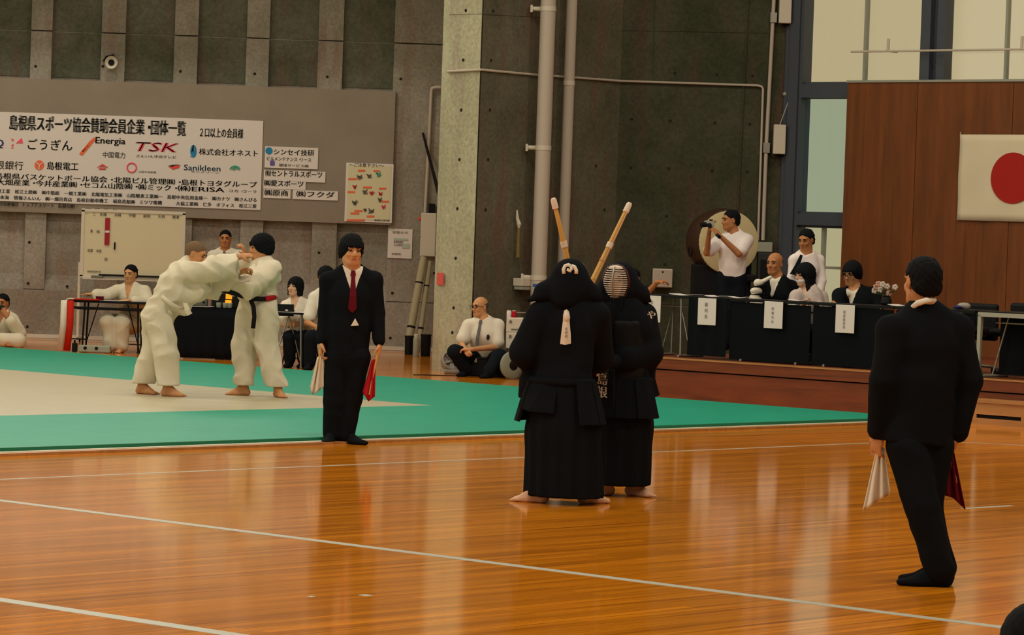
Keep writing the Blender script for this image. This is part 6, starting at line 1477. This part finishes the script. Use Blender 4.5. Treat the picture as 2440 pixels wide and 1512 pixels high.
# ================================================================== on the stage
HT = .69
def tline(px, c, y=720): return onplane(px, y, NV, cs + c).dot(BV)
def stage_table(label, x0, x1, panel, inset=.28, c0=.30, D=.45, legm=CHROME, topm=BLACKT):
    t0, t1 = tline(x0, c0), tline(x1, c0); c = NV * (cs + c0 + D / 2) + BV * ((t0 + t1) / 2)
    return folding_table(label, c, t1 - t0, D, HT, (BV, NV), HS, panel, topm, legm, inset, 'officials tables on the stage'), t0, t1
stage_table('black stage table behind the kendo players, open below', 1440, 1735, None, .70)
stage_table('black stage table in front of the bald official', 1738, 1932, .635, .2)
stage_table('black stage table in front of the official with glasses', 1935, 2130, .635, .2)
stage_table('black stage table partly hidden by the right referee', 2133, 2325, .635, .2)
T, t0, t1 = stage_table('white framed dark table at right edge of stage', 2333, 2640, None, .02, .15, .6, SILVER, BLACKT)
part('front_rail', box(NV * (cs + .15) + BV * ((t0 + t1) / 2) + ZV * (HS + HT - .035), t1 - t0, .03, .045, (BV, NV, ZV)), SILVER, T)
part('corner_post', box(NV * (cs + .15) + BV * (t0 + .02) + ZV * (HS + HT / 2 - .02), .04, .03, HT - .04, (BV, NV, ZV)), SILVER, T)
part('cloth_panel', box(NV * (cs + .5) + BV * ((t0 + t1) / 2) + ZV * (HS + .33), t1 - t0 - .1, .01, .6, (BV, NV, ZV)), BLACKC, T)
# black cloth on the right half of the first table
ta, tb = tline(1642, .29), tline(1735, .29)
solo('table_skirt', sheet([[NV * (cs + .285 + .01 * sin(j * 1.1)) + BV * (ta + (tb - ta) * j / 16) + ZV * (HS + HT - .005 - (HT - .04) * i / 4) for j in range(17)] for i in range(5)], .006), BLACKC, 'black cloth hanging on the right half of the first stage table', 'cloth')
# name sheets
nm = ['競技委員', '審判長', '副審判長', '競技委員長']
for i, (x0, x1, y0, y1) in enumerate(((1536, 1574, 704, 767), (1663, 1706, 710, 774), (1821, 1865, 718, 782), (1991, 2036, 726, 793))):
    cc = .265; a = onplane((x0 + x1) / 2, y0, NV, cs + cc); b = onplane((x0 + x1) / 2, y1, NV, cs + cc); w_ = tline(x1, cc, 750) - tline(x0, cc, 750)
    T = thing('name_sheet', ('white name sheet half hidden by the rear kendo player', 'white name sheet left of the bald official', 'white name sheet below the bald official', 'white name sheet below the official with glasses')[i], 'sheet', b, 'name sheets on the stage tables')
    part('sheet', rbox((a + b) / 2, w_, .006, a.z - b.z, (BV, NV, ZV), .002), WHITEP, T)
    for k, ch_ in enumerate(nm[i]): text(ch_, .05 if i == 1 else .036, a - ZV * (.09 + k * (a.z - b.z - .1) / len(nm[i])) - NV * .004, BV, ZV, INKG, T, align='CENTER')
zt3 = HS + HT + .001
def spaper(label, x, y, c, L, D):
    p_ = onplane(x, y, NV, cs + c); p_.z = zt3; T = thing('paper_sheet', label, 'paper', p_, 'papers on the tables')
    part('sheet', sheet([[p_ + BV * L * (i / 4 - .5) + NV * D * (j / 3 - .5) + ZV * (.004 + .012 * ((i - 2) / 2) ** 2) for i in range(5)] for j in range(4)], .006), WHITEP, T)
spaper('white document spread on the first stage table', 1635, 706, .5, .34, .2); spaper('small papers left of the bald official', 1708, 711, .5, .22, .18); spaper('papers before the bald official', 1762, 713, .5, .24, .1); spaper('notes under the long haired womans hands', 1905, 722, .5, .25, .1); spaper('white sheet behind the right referee neck', 2150, 735, .5, .25, .2)
# flowers
p_ = onplane(2112, 712, NV, cs + .62); p_.z = zt3
T = thing('flower_vase', 'pink and white flowers in a dark vase on the stage table', 'flowers', p_)
part('vase', lathe([(.04, 0), (.06, .02), (.055, .07), (.04, .09), (.045, .10)], p_, ZV, 18), DARKM, T, 40)
LEAF = mat('dull_leaf', (.04, .05, .015), .7); PET = mat('pink_petal', (.55, .30, .25), .7); PETW = mat('white_petal', (.60, .50, .42), .7)
rr = random.Random(3)
for k in range(9):
    e = p_ + Vector((rr.uniform(-.13, .13), rr.uniform(-.06, .06), rr.uniform(.12, .24)))
    so = part('stem', tube([p_ + ZV * .08, p_.lerp(e, .6) + ZV * .03, e], .004, 5), LEAF, T)
    for j in range(5):
        a = j * 1.2566; part('petal', ball(e + Vector((cos(a) * .018, -.008, sin(a) * .018)), (.017, .008, .017), n=8, m=5), PET if k % 2 else PETW, so, True)
    part('leaf', ball(p_.lerp(e, .6) + ZV * .03, (.03, .006, .012), n=8, m=5), LEAF, so, True)
# folded cloth right of the referee
p_ = onplane(2296, 742, NV, cs + .5); p_.z = zt3
T = thing('folded_cloth', 'folded grey and blue cloth on table right of the referee', 'cloth', p_)
S = SDF(.008); S.ell(p_ + ZV * .035, (.07, .06, .035)); S.cap(p_ + ZV * .02 - BV * .06, p_ + ZV * .03 + BV * .05, .025, .03, .02); part('grey_fold', S.mesh(), mat('grey_cloth', (.30, .26, .23), .8), T, True); part('blue_fold', ball(p_ + Vector((-.06, -.03, .02)), (.06, .03, .02)), mat('navy_cloth', (.02, .02, .10), .8), T, True)
# chairs behind the tables
for lab, x, c_, fv_ in (('chair under the bald official', 1852, 1.42, (-.45, -.9)), ('chair under the long haired woman', 1930, 1.38, (-.45, -.9)), ('chair under the official with glasses', 2050, 1.24, (-.45, -.9)), ('chair under the hidden official', 1510, 1.68, (-.2, -1))):
    chair('black folding ' + lab, stagept(x, 760, c_), fv_, HS, group='officials chairs', back=False)
def office_chair(label, x, c_, ybk):
    p_ = stagept(x, 800, c_); T = thing('office_chair', label, 'chair', p_, 'empty office chairs on the stage'); f = Vector((-.6, -.75, 0)).normalized(); s_ = f.cross(ZV)
    zb = onplane(x, ybk, NV, cs + c_).z
    part('seat', rbox(p_ + ZV * .45, .46, .46, .08, (s_, f, ZV), .03), DARKM, T); part('backrest', rbox(p_ - f * .22 + ZV * (zb - HS - .2), .44, .07, .40, (s_, f, ZV), .03), DARKM, T)
    part('gas_column', tube([p_ + ZV * .08, p_ + ZV * .42], .025, 10), SILVER, T); part('lever', tube([p_ + ZV * .40, p_ + ZV * .40 - s_ * .2], .008, 6), CHROME, T)
    for k in range(5):
        d = Vector((cos(k * 1.2566), sin(k * 1.2566), 0)); part('base_arm', tube([p_ + ZV * .09, p_ + d * .27 + ZV * .06], [.022, .014], 8), CHROME, T); part('caster', ball(p_ + d * .27 + ZV * .028, .028, n=10, m=6), DARKM, T, True)
office_chair('empty black office chair right of the referee shoulder', 2310, 1.3, 722); office_chair('empty black office chair at the right edge', 2425, 1.2, 722)

# --- drum
Yd = sy(1728, 575, 3.55); cd_ = P(1737, 577, Yd); axd = Vector((.30, -.95, 0)).normalized(); R_ = .385
T = thing('taiko_drum', 'big barrel drum with pale skin and studded rim on stand', 'drum', Vector((cd_.x, cd_.y, HS)))
bb = cd_ - axd * .25
part('barrel', lathe([(R_, .25), (R_ * 1.06, .12), (R_ * 1.10, 0), (R_ * 1.06, -.12), (R_, -.25)], bb, axd, 48), mat('dark_drum_wood', (.045, .018, .010), .4, .4), T, 50)
part('drum_skin', lathe([(R_ * 1.012, .20), (R_ * 1.012, .252), (R_ * .96, .258), (R_ * .5, .260), (0.001, .260)], bb, axd, 48), mat('cream_drum_skin', (.58, .48, .27), .6, .2), T, 50)
u_, v_ = perp(axd)
stud = None
for k in range(44):
    a = 2 * pi * k / 44; pos = bb + axd * .222 + (u_ * cos(a) + v_ * sin(a)) * R_ * 1.015
    if stud is None: stud = part('stud', ball(pos, .014, n=8, m=5), mat('drum_stud', (.03, .025, .02), .4), T, True); p0 = pos
    else: share('stud', stud, T, pos - p0)
for a in (0.3, 2.6):
    part('ring_handle', tube([bb + (u_ * cos(a) + v_ * sin(a)) * (R_ * 1.12) + axd * .06 * cos(b_2) + ZV * .06 * sin(b_2) for b_2 in np.linspace(0, 2 * pi, 17)], .008, 6), DARKM, T)
zst = cd_.z - R_
for s_ in (-1, 1):
    o = Vector((cd_.x, cd_.y, 0)) + Vector((s_ * .27, .2, 0))
    part('stand_leg', tube([o + ZV * (HS + .01), o + ZV * (cd_.z - .22) - XV * s_ * .0], .035, 8), DARKM, T); part('stand_foot', rbox(o + ZV * (HS + .03), .09, .6, .05, b=.012), DARKM, T)
part('stand_cradle', rbox(Vector((cd_.x, cd_.y + .25, zst - .05)), .7, .4, .09, b=.02), DARKM, T)
part('stand_panel', rbox(Vector((cd_.x - .27, cd_.y + .15, (HS + zst + .1) / 2)), .34, .35, zst - HS + .1, b=.02), DARKM, T)
p_ = P(1832, 625, Yd + .15); T = thing('speaker_cabinet', 'black speaker cabinet standing right of the drum', 'speaker', Vector((p_.x, p_.y, HS)))
zz = P(1826, 601, Yd + .15).z; part('cabinet', rbox(Vector((p_.x, p_.y, (HS + zz) / 2)), .28, .30, zz - HS, b=.015), mat('charcoal_cabinet', (.02, .021, .022), .7), T); part('grille', box(Vector((p_.x, p_.y - .153, (HS + zz) / 2 + .15)), .23, .006, (zz - HS) * .6), DARKM, T)
# white box on the dark wall, left of the drum
c = PB(1578, 662, .10); T = thing('wall_box', 'square white steel box on the dark wall left of drum', 'box', c - ZV * .12)
part('case', rbox(c, .26, .16, .245, b=.01), STEELW, T); part('door', box(c - YV * .083, .235, .008, .22), PIPEM, T); part('keyhole', cyl(c + Vector((0, -.086, .08)), c + Vector((0, -.092, .08)), .012, 10), DARKM, T)
